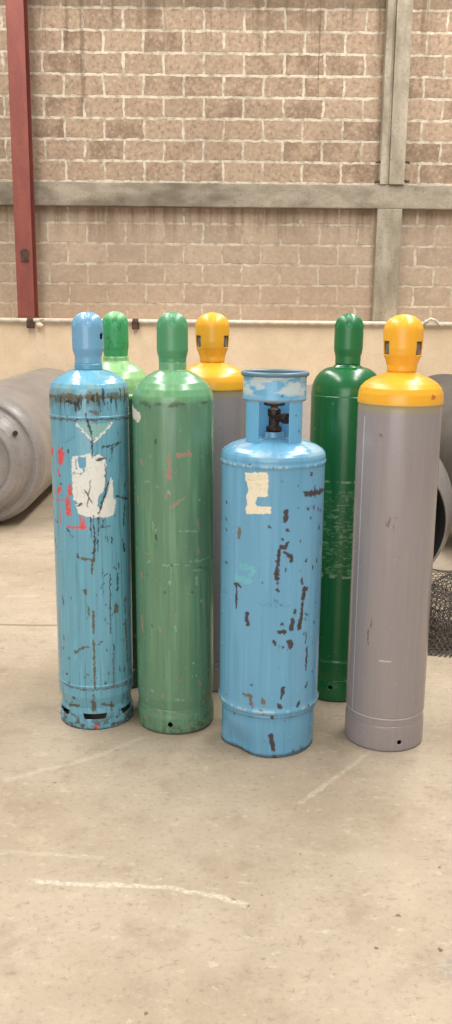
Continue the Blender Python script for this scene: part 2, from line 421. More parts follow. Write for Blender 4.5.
MARKS_TALL_BLUE = [
    ('seg', 'olive', [(-0.2079,1.2112),(-0.1177,1.2147)], 0.0053),
    ('seg', 'olive', [(-0.0912,1.2163),(-0.0327,1.2147)], 0.0114),
    ('seg', 'olive', [(0.0009,1.2186),(0.0307,1.2144)], 0.013),
    ('seg', 'olive', [(0.0713,1.2204),(0.105,1.2147)], 0.013),
    ('seg', 'olive', [(-0.2079,1.215),(0.1786,1.2127)], 0.0031),
    ('seg', 'dark', [(-0.0851,1.2016),(-0.0371,1.1922)], 0.0053),
    ('seg', 'dark', [(-0.0486,1.1994),(-0.0471,1.1695)], 0.0038),
    ('seg', 'dark', [(-0.0367,1.2072),(-0.0354,1.1713)], 0.0038),
    ('seg', 'dark', [(0.012,1.2185),(0.0138,1.1999)], 0.0046),
    ('seg', 'dark', [(0.0273,1.2294),(0.0286,1.1883)], 0.0031),
    ('seg', 'dark', [(0.045,1.229),(0.0497,1.1876)], 0.0031),
    ('seg', 'dark', [(0.0485,1.2438),(0.0464,1.2214)], 0.0031),
    ('seg', 'dark', [(0.0802,1.2162),(0.0753,1.1976)], 0.0038),
    ('seg', 'dark', [(0.1207,1.2401),(0.1221,1.1983)], 0.0027),
    ('seg', 'dark', [(0.1454,1.246),(0.146,1.2116)], 0.0023),
    ('seg', 'dark', [(-0.1063,1.2192),(-0.1019,1.1969)], 0.0023),
    ('seg', 'dark', [(0.0623,1.1983),(0.065,1.168)], 0.0019),
    ('seg', 'dark', [(0.0994,1.2037),(0.1005,1.1619)], 0.0015),
    ('seg', 'dark', [(-0.0137,1.1626),(-0.0112,1.1461)], 0.0023),
    ('seg', 'seam', [(-0.2076,1.1354),(-0.0893,1.1389),(-0.001,1.1378),(0.0785,1.1384),(0.2077,1.1332)], 0.0034),
    ('poly', 'paleg', [(-0.0429,1.1245),(0.0782,1.127),(0.0124,1.068)], 0.0),
    ('seg', 'white', [(-0.0429,1.123),(0.0123,1.0657)], 0.0027),
    ('seg', 'white', [(0.0123,1.0657),(0.0782,1.1255)], 0.0027),
    ('seg', 'dark', [(-0.0085,1.1341),(0.0055,1.0947)], 0.0038),
    ('seg', 'seam', [(0.004,1.0947),(0.0058,1.0415)], 0.0023),
    ('seg', 'olive', [(0.0035,1.1701),(0.0296,1.162)], 0.0053),
    ('seg', 'dark', [(0.0387,1.0441),(0.1066,1.0538)], 0.0027),
    ('seg', 'dark', [(0.0764,1.0452),(0.0756,1.0067)], 0.0015),
    ('seg', 'purple', [(-0.1024,1.0603),(-0.0735,1.0663),(-0.0559,1.0862)], 0.0023),
    ('seg', 'red', [(-0.1728,1.0238),(-0.2033,0.9997)], 0.0099),
    ('seg', 'red', [(-0.1129,1.0196),(-0.1163,0.996)], 0.013),
    ('seg', 'red', [(-0.1283,0.9596),(-0.1291,0.9439)], 0.0053),
    ('seg', 'red', [(-0.1236,0.8975),(-0.1354,0.8824)], 0.0069),
    ('seg', 'red', [(-0.077,0.9068),(-0.0769,0.8833)], 0.0061),
    ('seg', 'red', [(-0.0899,0.8585),(-0.0858,0.8393),(-0.0839,0.8119)], 0.0084),
    ('seg', 'red', [(-0.1545,0.849),(-0.1,0.8589)], 0.0019),
    ('seg', 'red', [(-0.1267,0.8378),(-0.1253,0.7622)], 0.0019),
    ('seg', 'red', [(-0.0886,0.7621),(-0.0211,0.7651)], 0.0042),
    ('seg', 'red', [(-0.036,0.7956),(-0.0328,0.7641)], 0.0061),
    ('seg', 'red', [(-0.1744,0.8893),(-0.1565,0.8726)], 0.0023),
    ('poly', 'white', [(-0.0648,1.0144),(-0.0419,1.0154),(0.0002,1.025),(0.0074,1.0111),(0.0266,1.0228),(0.0482,1.0039),(0.0535,0.9842),(0.0481,0.9225),(0.041,0.8918),(0.0234,0.8774),(0.0187,0.8384),(0.0302,0.8298),(0.0601,0.8979),(0.067,0.9364),(0.0766,0.9275),(0.0771,0.863),(0.0894,0.855),(0.0787,0.8049),(0.058,0.7972),(-0.0164,0.8015),(-0.0474,0.8148),(-0.0589,0.8456),(-0.0464,0.8502),(-0.0644,0.8609),(-0.0664,0.9076),(-0.0684,0.954)], 0.0),
    ('seg', 'blue', [(-0.0381,1.0133),(-0.0239,0.9636)], 0.0038),
    ('seg', 'blue', [(-0.0304,1.0096),(-0.0291,0.9713)], 0.0031),
    ('seg', 'blue', [(-0.0502,1.0052),(-0.0513,0.9666)], 0.0023),
    ('seg', 'blue', [(-0.0667,0.9542),(-0.0279,0.9559)], 0.0015),
    ('poly', 'blue', [(-0.0437,1.0093),(-0.0151,1.0137),(-0.0176,0.9753),(-0.0368,0.9711),(-0.0441,0.9939)], 0.0),
    ('seg', 'dark', [(0.0222,0.9999),(0.0483,1.0062)], 0.0053),
    ('seg', 'dark', [(-0.0255,0.9017),(0.0,0.8548)], 0.0023),
    ('seg', 'dark', [(-0.002,0.9327),(-0.0155,0.8393)], 0.0019),
    ('seg', 'dark', [(-0.0507,0.8422),(-0.0346,0.8468)], 0.0046),
    ('seg', 'dark', [(0.0606,0.9214),(0.0473,0.8835),(0.0221,0.8146)], 0.0034),
    ('seg', 'dark', [(0.0087,1.0707),(0.0036,1.0097)], 0.0023),
    ('seg', 'dark', [(0.0494,0.9845),(0.0498,0.9262)], 0.0019),
    ('seg', 'dark', [(0.0717,1.0328),(0.1124,1.0558)], 0.0023),
    ('seg', 'dark', [(0.0917,0.8665),(0.1598,0.8467)], 0.0034),
    ('seg', 'dark', [(0.1324,0.8278),(0.1234,0.7529)], 0.0034),
    ('seg', 'dark', [(-0.0938,0.7551),(-0.0712,0.7258)], 0.0019),
    ('seg', 'dark', [(-0.005,0.7999),(-0.0051,0.7285)], 0.0023),
    ('seg', 'dark', [(0.005,0.8036),(0.0062,0.7202)], 0.0023),
    ('seg', 'dark', [(0.0217,0.7988),(0.0188,0.7355)], 0.0019),
    ('seg', 'dark', [(0.0391,0.8015),(0.035,0.7582)], 0.0015),
    ('seg', 'dark', [(0.0289,0.7667),(0.0616,0.7633)], 0.0015),
    ('seg', 'dark', [(-0.079,1.0341),(-0.0767,1.0228)], 0.0038),
    ('seg', 'dark', [(0.0061,0.7186),(0.0014,0.6426)], 0.0038),
    ('seg', 'dark', [(0.0161,0.7181),(0.0191,0.6779)], 0.0023),
    ('seg', 'dark', [(-0.0557,0.6654),(-0.0519,0.6536)], 0.0034),
    ('seg', 'dark', [(0.058,0.5926),(0.0552,0.3693)], 0.0023),
    ('seg', 'dark', [(0.0395,0.587),(0.0454,0.5944)], 0.0031),
    ('seg', 'dark', [(0.0906,0.5867),(0.0871,0.5214)], 0.0031),
    ('seg', 'dark', [(0.1217,0.6906),(0.1279,0.6647)], 0.0046),
    ('seg', 'dark', [(0.0365,0.5587),(0.0241,0.5436)], 0.0019),
    ('seg', 'dark', [(0.1776,0.6397),(0.171,0.524)], 0.0023),
    ('seg', 'dark', [(-0.1279,0.503),(-0.1228,0.4709)], 0.0019),
    ('seg', 'rust', [(-0.0396,0.6544),(-0.0008,0.6467)], 0.0046),
    ('seg', 'rust', [(-0.0032,0.6427),(-0.0059,0.5942)], 0.0038),
    ('seg', 'rust', [(-0.0307,0.5371),(-0.0294,0.5249)], 0.0061),
    ('seg', 'rust', [(-0.0227,0.4757),(-0.0211,0.4427)], 0.0031),
    ('seg', 'rust', [(-0.0051,0.4591),(-0.0054,0.376)], 0.0038),
    ('seg', 'rust', [(0.081,0.4645),(0.0806,0.4479)], 0.0099),
    ('seg', 'rust', [(0.1232,0.4874),(0.1258,0.4277)], 0.0034),
    ('seg', 'rust', [(0.125,0.3982),(0.129,0.3329)], 0.0053),
    ('seg', 'rust', [(0.1142,0.3887),(0.1167,0.388)], 0.0053),
    ('seg', 'rust', [(-0.1288,0.3517),(-0.1297,0.3345)], 0.0031),
    ('seg', 'rust', [(-0.0055,0.3492),(-0.0056,0.1666)], 0.0038),
    ('seg', 'rust', [(-0.0778,0.2979),(-0.0422,0.319),(-0.0258,0.324)], 0.0034),
    ('seg', 'rust', [(0.0059,0.3301),(0.026,0.3426)], 0.0031),
    ('seg', 'rust', [(-0.135,0.3014),(-0.1323,0.2962)], 0.0034),
    ('seg', 'rust', [(0.0648,0.2895),(0.0622,0.1613)], 0.0027),
    ('seg', 'rust', [(0.1296,0.3224),(0.1348,0.2341)], 0.0034),
    ('seg', 'rust', [(0.0457,0.2165),(0.0457,0.2122)], 0.0053),
    ('seg', 'rust', [(-0.0324,0.2196),(-0.0268,0.2181)], 0.0038),
    ('seg', 'rust', [(-0.1043,0.2712),(-0.1022,0.2683)], 0.0027),
    ('seg', 'rust', [(0.0309,0.1846),(0.0325,0.1801)], 0.0034),
    ('seg', 'rust', [(-0.0117,0.1452),(-0.0122,0.1194)], 0.0031),
    ('seg', 'rust', [(-0.0124,0.1107),(-0.0116,0.076)], 0.0084),
    ('seg', 'rust', [(-0.1183,0.0814),(-0.075,0.0897)], 0.0061),
    ('seg', 'rust', [(0.0169,0.0984),(0.0679,0.0815)], 0.005),
    ('seg', 'rust', [(0.1502,0.1582),(0.1426,0.0993)], 0.0027),
    ('seg', 'rust', [(0.0547,0.1022),(0.0558,0.067)], 0.0031),
    ('seg', 'rust', [(0.1133,0.2156),(0.1131,0.207)], 0.0046),
    ('seg', 'rust', [(0.1111,0.1203),(0.11,0.0767)], 0.0031),
    ('seg', 'seam', [(-0.135,0.1634),(-0.0823,0.1602),(-0.0138,0.1582),(0.0603,0.16),(0.2079,0.1358)], 0.0027),
    ('seg', 'rust', [(-0.1073,0.054),(-0.0861,0.0463)], 0.0046),
    ('seg', 'rust', [(0.0574,0.0139),(0.097,0.015)], 0.0034),
    ('seg', 'rust', [(-0.0769,0.0263),(-0.0501,0.0174)], 0.0034),
    ('seg', 'rust', [(0.1291,0.0248),(0.1366,0.0127)], 0.0034),
    ('seg', 'red', [(-0.0048,0.019),(-0.0034,0.0102)], 0.0053),
]
MARKS_TALL_GREEN = [
    ('seg', 'pink', [(-0.0185,1.0217),(-0.0141,0.9953)], 0.0061),
    ('seg', 'pink', [(-0.0142,0.98),(-0.0166,0.9457)], 0.0069),
    ('seg', 'pink', [(0.0138,1.0271),(0.0607,1.0252)], 0.0061),
    ('seg', 'pink', [(0.0525,1.0394),(0.0632,1.0197)], 0.0038),
    ('seg', 'pink', [(-0.0206,0.9033),(-0.0284,0.8784)], 0.0046),
    ('seg', 'pink', [(-0.0094,0.8433),(0.0111,0.861)], 0.0046),
    ('seg', 'pink', [(0.0096,0.861),(0.0405,0.8807)], 0.0023),
    ('seg', 'pink', [(-0.1535,0.8693),(-0.1539,0.8534)], 0.0053),
    ('seg', 'pink', [(-0.1283,1.0018),(-0.1223,0.9871)], 0.0046),
    ('seg', 'pink', [(0.0879,0.7964),(0.0929,0.7641)], 0.0038),
    ('seg', 'pink', [(-0.1728,0.9093),(-0.1716,0.8779)], 0.0027),
    ('seg', 'paleg', [(-0.1117,0.9305),(-0.091,0.933)], 0.0019),
    ('seg', 'paleg', [(-0.0642,0.9163),(-0.0518,0.9157)], 0.0015),
    ('seg', 'paleg', [(-0.0206,0.9072),(-0.013,0.892)], 0.0027),
    ('seg', 'paleg', [(0.017,0.7633),(0.0929,0.7545)], 0.0015),
    ('seg', 'paleg', [(-0.0786,0.7904),(-0.0744,0.7594)], 0.0015),
    ('seg', 'darkg', [(-0.0658,0.7406),(-0.0659,0.7272)], 0.0038),
    ('seg', 'darkg', [(-0.0629,1.0765),(-0.0629,1.0674)], 0.0038),
    ('seg', 'darkg', [(0.1077,0.9347),(0.1088,0.9267)], 0.0023),
    ('seg', 'pink', [(0.0882,0.6915),(0.0912,0.679)], 0.0053),
    ('seg', 'pink', [(-0.1156,0.6718),(-0.0941,0.6772)], 0.0023),
    ('seg', 'pink', [(-0.1392,0.5938),(-0.1337,0.5787)], 0.0038),
    ('seg', 'pink', [(-0.1427,0.4318),(-0.1378,0.3787)], 0.0046),
    ('seg', 'pink', [(-0.0573,0.4129),(-0.054,0.3968)], 0.0031),
    ('seg', 'pink', [(0.0744,0.5647),(0.0886,0.5582)], 0.0019),
    ('seg', 'pink', [(0.1157,0.499),(0.1182,0.4735)], 0.0023),
    ('seg', 'paleg', [(-0.1049,0.6416),(-0.0895,0.6483)], 0.0015),
    ('seg', 'paleg', [(0.0568,0.6478),(0.1494,0.6483)], 0.0019),
    ('seg', 'paleg', [(0.0403,0.6351),(0.0526,0.6362)], 0.0023),
    ('seg', 'paleg', [(0.0654,0.6186),(0.1038,0.6121)], 0.0015),
    ('seg', 'paleg', [(0.0818,0.5878),(0.0856,0.5668)], 0.0046),
    ('seg', 'paleg', [(-0.0182,0.5871),(-0.0144,0.5711)], 0.0019),
    ('seg', 'paleg', [(-0.0416,0.6403),(0.0167,0.6414)], 0.0011),
    ('seg', 'paleg', [(0.0006,0.4163),(0.0021,0.3998)], 0.0023),
    ('seg', 'darkg', [(-0.0102,0.6417),(-0.0087,0.6401)], 0.0042),
    ('seg', 'darkg', [(-0.0366,0.5417),(-0.0342,0.5403)], 0.0038),
    ('seg', 'darkg', [(0.0638,0.5379),(0.0655,0.5335)], 0.0031),
    ('seg', 'darkg', [(-0.0873,0.4096),(-0.0863,0.4081)], 0.0031),
    ('seg', 'darkg', [(0.0933,0.6263),(0.1343,0.6095)], 0.0019),
    ('seg', 'paleg', [(-0.0022,0.1378),(0.0339,0.1337)], 0.0019),
    ('seg', 'paleg', [(-0.0924,0.1648),(-0.0845,0.1582)], 0.0023),
    ('seg', 'paleg', [(0.1149,0.1075),(0.1212,0.1009)], 0.0027),
    ('seg', 'paleg', [(0.0775,0.2215),(0.0794,0.2167)], 0.0023),
    ('seg', 'paleg', [(-0.0224,0.0858),(0.0876,0.0682)], 0.0011),
    ('seg', 'paleg', [(0.0731,0.0591),(0.0778,0.0491)], 0.0019),
    ('seg', 'pink', [(-0.0646,0.0893),(-0.0558,0.0822)], 0.0034),
    ('seg', 'pink', [(-0.1212,0.122),(-0.1151,0.1152)], 0.0031),
    ('seg', 'pink', [(0.0873,0.1977),(0.0976,0.1821)], 0.0034),
    ('seg', 'pink', [(0.0422,0.0307),(0.0507,0.0248)], 0.0031),
    ('seg', 'pink', [(-0.0467,0.1565),(-0.0451,0.1481)], 0.0023),
    ('seg', 'pink', [(-0.1289,0.054),(-0.1265,0.0373)], 0.0031),
]
MARKS_SHORT_BLUE = [
    ('poly', 'cream', [(-0.0947,0.9956),(-0.0198,1.0028),(-0.0125,0.9781),(-0.0148,0.965),(-0.0157,0.9233),(-0.0488,0.9188),(-0.0575,0.8988),(-0.0483,0.8891),(-0.0048,0.8896),(-0.0027,0.8687),(-0.0874,0.8604),(-0.0918,0.8802),(-0.0839,0.89),(-0.0883,0.9159),(-0.0809,0.943),(-0.0913,0.9725)], 0.0),
    ('seg', 'greenink', [(-0.0853,0.9731),(-0.0194,0.9796)], 0.0009),
    ('seg', 'greenink', [(-0.0821,0.9603),(-0.0233,0.9604)], 0.0009),
    ('seg', 'greenink', [(-0.079,0.9476),(-0.0188,0.9476)], 0.0009),
    ('seg', 'greenink', [(-0.0874,0.9833),(-0.0239,0.9898)], 0.0007),
    ('seg', 'chip', [(0.1085,0.9307),(0.2411,0.9241)], 0.006),
    ('seg', 'chip', [(0.1143,0.9213),(0.2056,0.917)], 0.0037),
    ('seg', 'chip', [(0.1571,0.9469),(0.1636,0.9105)], 0.0032),
    ('seg', 'chip', [(0.1922,0.9372),(0.2009,0.9133)], 0.0032),
    ('seg', 'chip', [(0.0457,0.8754),(0.0446,0.8455)], 0.0082),
    ('seg', 'chip', [(0.1347,0.9962),(0.14,0.9904)], 0.005),
    ('seg', 'chip', [(0.0276,0.9742),(0.0311,0.9716)], 0.0032),
    ('seg', 'chip', [(0.1214,0.8808),(0.1299,0.8752)], 0.0032),
    ('seg', 'chip', [(0.183,0.8715),(0.1878,0.8589)], 0.0037),
    ('seg', 'chip', [(0.1532,0.8809),(0.1567,0.8696)], 0.0032),
    ('seg', 'chip', [(-0.1876,0.8868),(-0.1835,0.8822)], 0.0037),
    ('seg', 'chip', [(-0.1906,0.8318),(-0.1823,0.8244)], 0.0037),
    ('seg', 'chip', [(-0.1855,0.7917),(-0.1815,0.7881)], 0.0037),
    ('seg', 'chip', [(-0.0077,0.8227),(-0.0043,0.821)], 0.0046),
    ('seg', 'chip', [(0.0508,0.8134),(0.0535,0.8115)], 0.005),
    ('seg', 'chip', [(0.0355,0.7811),(0.0374,0.7784)], 0.0041),
    ('seg', 'chip', [(0.0308,0.759),(0.0433,0.7541),(0.0519,0.7671)], 0.0073),
    ('seg', 'chip', [(0.0291,0.7546),(0.0248,0.7125)], 0.0046),
    ('seg', 'chip', [(0.0509,0.7359),(0.0698,0.7211)], 0.0041),
    ('seg', 'chip', [(0.0699,0.7166),(0.072,0.7101)], 0.0037),
    ('seg', 'chip', [(0.0863,0.8844),(0.0884,0.8824)], 0.0027),
    ('seg', 'chip', [(-0.0783,1.0215),(-0.0735,1.0202)], 0.0037),
    ('seg', 'chip', [(-0.213,0.7159),(-0.2097,0.7074)], 0.0023),
    ('seg', 'chip', [(0.2072,0.762),(0.2129,0.733)], 0.0023),
    ('seg', 'brown', [(-0.1141,0.8057),(-0.1159,0.7784)], 0.0069),
    ('seg', 'chip', [(0.0258,0.7462),(0.0231,0.7104),(0.0192,0.6518)], 0.0055),
    ('seg', 'chip', [(0.0171,0.6654),(0.0201,0.6491)], 0.0082),
    ('seg', 'chip', [(0.0437,0.7368),(0.0652,0.7175),(0.0684,0.7037)], 0.005),
    ('seg', 'chip', [(0.0478,0.6781),(0.0497,0.6761)], 0.0037),
    ('seg', 'chip', [(0.0239,0.6336),(0.0249,0.6308)], 0.0041),
    ('seg', 'chip', [(0.0218,0.6108),(0.0245,0.6062)], 0.0055),
    ('seg', 'chip', [(-0.1192,0.6187),(-0.1075,0.6072)], 0.0046),
    ('seg', 'chip', [(-0.125,0.6082),(-0.1214,0.5346)], 0.0046),
    ('seg', 'chip', [(-0.0798,0.5198),(-0.0815,0.5009),(-0.0752,0.4833)], 0.0073),
    ('seg', 'chip', [(0.1238,0.6052),(0.1179,0.5739)], 0.0087),
    ('seg', 'chip', [(0.1163,0.5556),(0.1101,0.4728)], 0.006),
    ('seg', 'chip', [(0.0848,0.5374),(0.0872,0.5232)], 0.0037),
    ('seg', 'chip', [(0.0779,0.5012),(0.0749,0.4689)], 0.0078),
    ('seg', 'chip', [(0.105,0.4924),(0.1025,0.4695)], 0.0064),
    ('seg', 'chip', [(0.0406,0.4906),(0.0433,0.4886)], 0.0046),
    ('seg', 'chip', [(0.0303,0.465),(0.0503,0.4639)], 0.0069),
    ('seg', 'chip', [(0.0151,0.4307),(0.0179,0.4213)], 0.0046),
    ('seg', 'chip', [(0.0682,0.4276),(0.0725,0.4111)], 0.0092),
    ('seg', 'chip', [(0.0443,0.411),(0.0461,0.409)], 0.0037),
    ('seg', 'chip', [(0.1388,0.4478),(0.1365,0.4104)], 0.0027),
    ('seg', 'chip', [(0.144,0.3894),(0.1405,0.3135)], 0.0041),
    ('seg', 'chip', [(0.1607,0.6762),(0.1646,0.6615)], 0.0027),
    ('seg', 'chip', [(0.1077,0.64),(0.1138,0.6253)], 0.0037),
    ('seg', 'chip', [(0.1788,0.4752),(0.183,0.4692)], 0.0032),
    ('seg', 'chip', [(-0.1872,0.6766),(-0.1774,0.6763)], 0.0037),
    ('seg', 'chip', [(0.1248,0.7012),(0.1274,0.6972)], 0.0037),
    ('seg', 'chip', [(-0.1313,0.6114),(-0.1227,0.6179)], 0.0046),
    ('seg', 'chip', [(0.1297,0.5157),(0.1429,0.5081)], 0.0027),
    ('seg', 'teal', [(-0.1195,0.6371),(-0.0767,0.6356)], 0.0119),
    ('seg', 'teal', [(-0.1032,0.6814),(-0.063,0.6785)], 0.0092),
    ('seg', 'teal', [(-0.0722,0.6545),(-0.0536,0.6705)], 0.0064),
    ('seg', 'ink', [(-0.038,0.5626),(-0.02,0.5548),(-0.0071,0.5665)], 0.0014),
    ('seg', 'ink', [(-0.0024,0.5538),(0.0061,0.5632)], 0.0014),
    ('seg', 'ink', [(0.0121,0.5697),(0.0213,0.5513)], 0.0014),
    ('seg', 'ink', [(0.0236,0.5697),(0.0373,0.5536),(0.0479,0.5641)], 0.0014),
    ('seg', 'ink', [(0.0509,0.5547),(0.0745,0.5526)], 0.0014),
    ('seg', 'ink', [(0.012,0.5789),(0.0235,0.5742)], 0.0023),
    ('seg', 'brown', [(-0.0641,0.2338),(-0.0587,0.2008)], 0.0073),
    ('seg', 'brown', [(-0.0894,0.2311),(-0.064,0.2289)], 0.0046),
    ('seg', 'brown', [(-0.0172,0.2179),(-0.0153,0.2122)], 0.0082),
    ('seg', 'brown', [(-0.0257,0.1842),(-0.0182,0.1752)], 0.0041),
    ('seg', 'brown', [(-0.1747,0.1707),(-0.1709,0.1652)], 0.0032),
    ('seg', 'brown', [(-0.0939,0.1783),(-0.0833,0.1761)], 0.0027),
    ('seg', 'chip', [(0.0498,0.2636),(0.0474,0.2465)], 0.0073),
    ('seg', 'chip', [(0.0439,0.2352),(0.0415,0.2209)], 0.0046),
    ('seg', 'chip', [(0.0355,0.202),(0.0422,0.1919)], 0.0073),
    ('seg', 'chip', [(0.113,0.1948),(0.1075,0.1883)], 0.0064),
    ('seg', 'chip', [(0.1485,0.2631),(0.1423,0.2454)], 0.0041),
    ('seg', 'chip', [(0.0155,0.159),(0.0165,0.1531)], 0.0041),
    ('seg', 'chip', [(0.0106,0.0886),(0.0175,0.061),(0.0226,0.0332)], 0.0082),
    ('seg', 'chip', [(-0.0598,0.2702),(-0.0579,0.2667)], 0.0032),
    ('seg', 'chip', [(-0.0164,0.1724),(-0.0118,0.1708)], 0.0027),
    ('seg', 'chip', [(0.0623,0.1411),(0.0643,0.1388)], 0.0023),
    ('seg', 'chip', [(0.0232,0.0064),(0.0325,0.003)], 0.0041),
    ('seg', 'chip', [(0.1017,0.0198),(0.1042,0.0142)], 0.0037),
    ('seg', 'chip', [(-0.1203,0.0144),(-0.1141,0.0105)], 0.0032),
    ('seg', 'chip', [(0.138,0.0242),(0.1409,0.0181)], 0.0032),
]
MARKS_GREY = [
    ('seg', 'brown', [(-0.0137,0.8399),(-0.0185,0.8111)], 0.0032),
    ('seg', 'brown', [(-0.0262,0.823),(-0.0239,0.818)], 0.0032),
    ('seg', 'brown', [(-0.0002,0.8123),(0.0021,0.8061)], 0.0021),
    ('seg', 'brown', [(0.0082,0.8464),(0.0104,0.8412)], 0.0021),
    ('seg', 'brown', [(-0.0565,1.1154),(-0.0541,1.1105)], 0.0043),
    ('seg', 'brown', [(-0.0714,0.4458),(-0.0699,0.3898)], 0.0027),
    ('seg', 'brown', [(-0.0612,0.4816),(-0.0607,0.4482)], 0.0021),
    ('seg', 'pale', [(-0.0243,0.337),(0.0126,0.3373)], 0.0021),
]
# ------------------------------------------------------------------ setting
M_FLOOR = floor_mat(); M_BLOCK = brick_mat()
M_PLASTER = concrete_mat('plaster', (230, 206, 174), (218, 194, 162), (1, 1, 1), (196, 172, 142), 0.3)
M_CONC = concrete_mat('raw_concrete', (128, 118, 102), (164, 152, 134), (0.8, 1, 1.6), (82, 72, 58), 0.75)
M_CONCV = concrete_mat('raw_concrete_cast', (138, 128, 110), (176, 165, 145), (1.6, 1, 0.6), (98, 88, 72), 0.55)
M_PAINT = painted_mat('weathered_paint')
M_STEEL = concrete_mat('red_oxide_steel', (122, 58, 48), (138, 70, 56), (2, 2, 0.6), (112, 46, 44), 0.35)
M_STEEL.node_tree.nodes['Principled BSDF'].inputs['Roughness'].default_value = 0.55
M_PIPE = simple('white_pipe', (206, 196, 178), 0.45, 0, 0.1)
M_CLAMP = simple('rusty_clamp', (86, 62, 46), 0.7, 0.2, 0.25)
M_LIGHTCLAMP = simple('pale_clamp', (206, 190, 166), 0.6)
M_DARK = simple('recess_shade_and_plug', (38, 36, 34), 0.8)
M_TON = concrete_mat('grey_tank_paint', (128, 122, 118), (146, 139, 134), (1, 1, 1), (110, 104, 100), 0.4)
M_TON.node_tree.nodes['Principled BSDF'].inputs['Roughness'].default_value = 0.3
M_TON_SHADED = concrete_mat('shaded_tank_paint', (84, 77, 70), (98, 90, 82), (1, 1, 1), (70, 64, 58), 0.4)  # shade on the far-right tank put into a darker colour
M_BRASS = simple('dull_brass', (98, 78, 52), 0.45, 0.8, 0.25, 40)
M_IRON = simple('dark_valve_metal', (66, 50, 42), 0.5, 0.5, 0.3, 40)
M_SILVER = simple('grey_valve_metal', (140, 138, 132), 0.4, 0.6, 0.2, 40)
M_WIRE = simple('galvanised_wire', (92, 84, 76), 0.55, 0.5, 0.2, 30, 0)

def structure(o): o['kind'] = 'structure'; return o

structure(MB().box((-9, -4, -0.2), (9, 10.2, 0)).build('floor', M_FLOOR))
structure(MB().box((-9, 9.7, 0), (9, 10.0, 6.4)).build('wall_back', M_BLOCK))
structure(MB().box((-9, 9.3, 0), (9, 9.699, 1.425)).build('wall_lower', M_PLASTER, None, 0.012))
structure(MB().box((-9, 9.60, 2.545), (9, 9.699, 2.775)).build('trim_1', M_CONC, None, 0.008))
b_ = MB()
b_.box((1.52, 9.585, 2.7755), (1.585, 9.699, 6.3)); b_.box((1.585, 9.60, 2.7755), (1.61, 9.699, 6.3)); b_.box((1.61, 9.57, 2.7755), (1.765, 9.699, 6.3))
t2 = structure(b_.build('trim_2', M_CONCV, None, 0.006))
tw = MB()
for x_, z_, d_ in ((1.52, 2.99, -1), (1.765, 2.99, 1), (1.52, 2.80, -1), (1.765, 2.81, 1)):
    tw.tube([(x_-0.02*d_, 9.62, z_), (x_+0.012*d_, 9.60, z_+0.004), (x_+0.05*d_, 9.605, z_-0.002)], 0.012, 8)
tw.build('tie_wire', M_CLAMP, t2)
structure(MB().box((1.51, 9.595, 1.4255), (1.765, 9.699, 2.5445)).build('trim_3', M_CONCV, None, 0.006))

# steel post: wide-flange section standing on the ledge of the lower wall
w0, w1, yf = -2.135, -1.965, 9.36
p_ = MB()
p_.box((w0, yf, 1.435), (w1, yf+0.014, 6.3)); p_.box((w0, yf+0.186, 1.435), (w1, yf+0.2, 6.3)); p_.box(((w0+w1)/2-0.006, yf+0.014, 1.435), ((w0+w1)/2+0.006, yf+0.186, 6.3))
post = empty('steel_post', ((w0+w1)/2, yf+0.1, 1.425))
def under(o, root):
    bpy.context.view_layer.update()
    o.parent = root; o.matrix_parent_inverse = root.matrix_world.inverted(); return o
under(p_.build('column', M_STEEL, None, 0.003), post)
under(MB().box((w0-0.01, yf-0.02, 1.425), (w1+0.01, yf+0.22, 1.435)).build('base_plate', M_STEEL), post)
sx = (w0+w1)/2
st = MB()
st.tube([(sx+0.01, yf+0.002, 2.06), (sx+0.01, yf-0.012, 2.06)], 0.045, 10)
st.box((sx-0.03, yf-0.010, 1.98), (sx+0.05, yf+0.002, 2.03))
tag(under(st.build('bracket_stub', M_CLAMP, None), post), 'dark rusty cut-off bracket on the post')
tag(post, 'red oxide painted steel post standing against the block wall', 'post')

# pipe along the top of the lower wall
pipe = empty('wall_pipe', (0, 9.27, 1.40))
pz, py_ = 1.402, 9.272
pb = MB(); pb.tube([(-8.5, py_, pz), (8.5, py_, pz)], 0.022, 12)
under(pb.build('pipe_run', M_PIPE, None, 0, True), pipe)
for cx in (-1.99, -0.93, 2.9, -4.2):
    cb = MB(); cb.box((cx-0.035, py_-0.034, pz-0.075), (cx+0.035, 9.2995, pz+0.002)); cb.tube([(cx-0.03, py_, pz), (cx+0.03, py_, pz)], 0.03, 12)
    under(cb.build('clamp', M_CLAMP, None, 0.004), pipe)
vb = MB(); vb.tube([(-1.93, py_-0.01, pz-0.03), (-1.90, py_-0.02, pz-0.045), (-1.86, py_-0.02, pz-0.055)], [0.016, 0.032, 0.02], 10)
vb.tube([(-1.91, py_-0.02, pz-0.045), (-1.89, py_-0.02, pz+0.01), (-1.85, py_-0.02, pz+0.015)], 0.012, 8)
under(vb.build('tap', M_LIGHTCLAMP, None, 0, True), pipe)
lp = MB()
lp.tube([(1.97, py_-0.02, pz-0.01), (1.99, py_-0.02, pz+0.03), (2.04, py_-0.02, pz+0.055), (2.09, py_-0.02, pz+0.04), (2.13, py_-0.02, pz-0.005), (2.17, py_-0.01, pz-0.01)], 0.014, 10)
tag(under(lp.build('hose_loop', M_PIPE, None, 0, True), pipe), 'pale looped hose end')
tag(pipe, 'thin white pipe running along the top of the plastered lower wall', 'pipe')

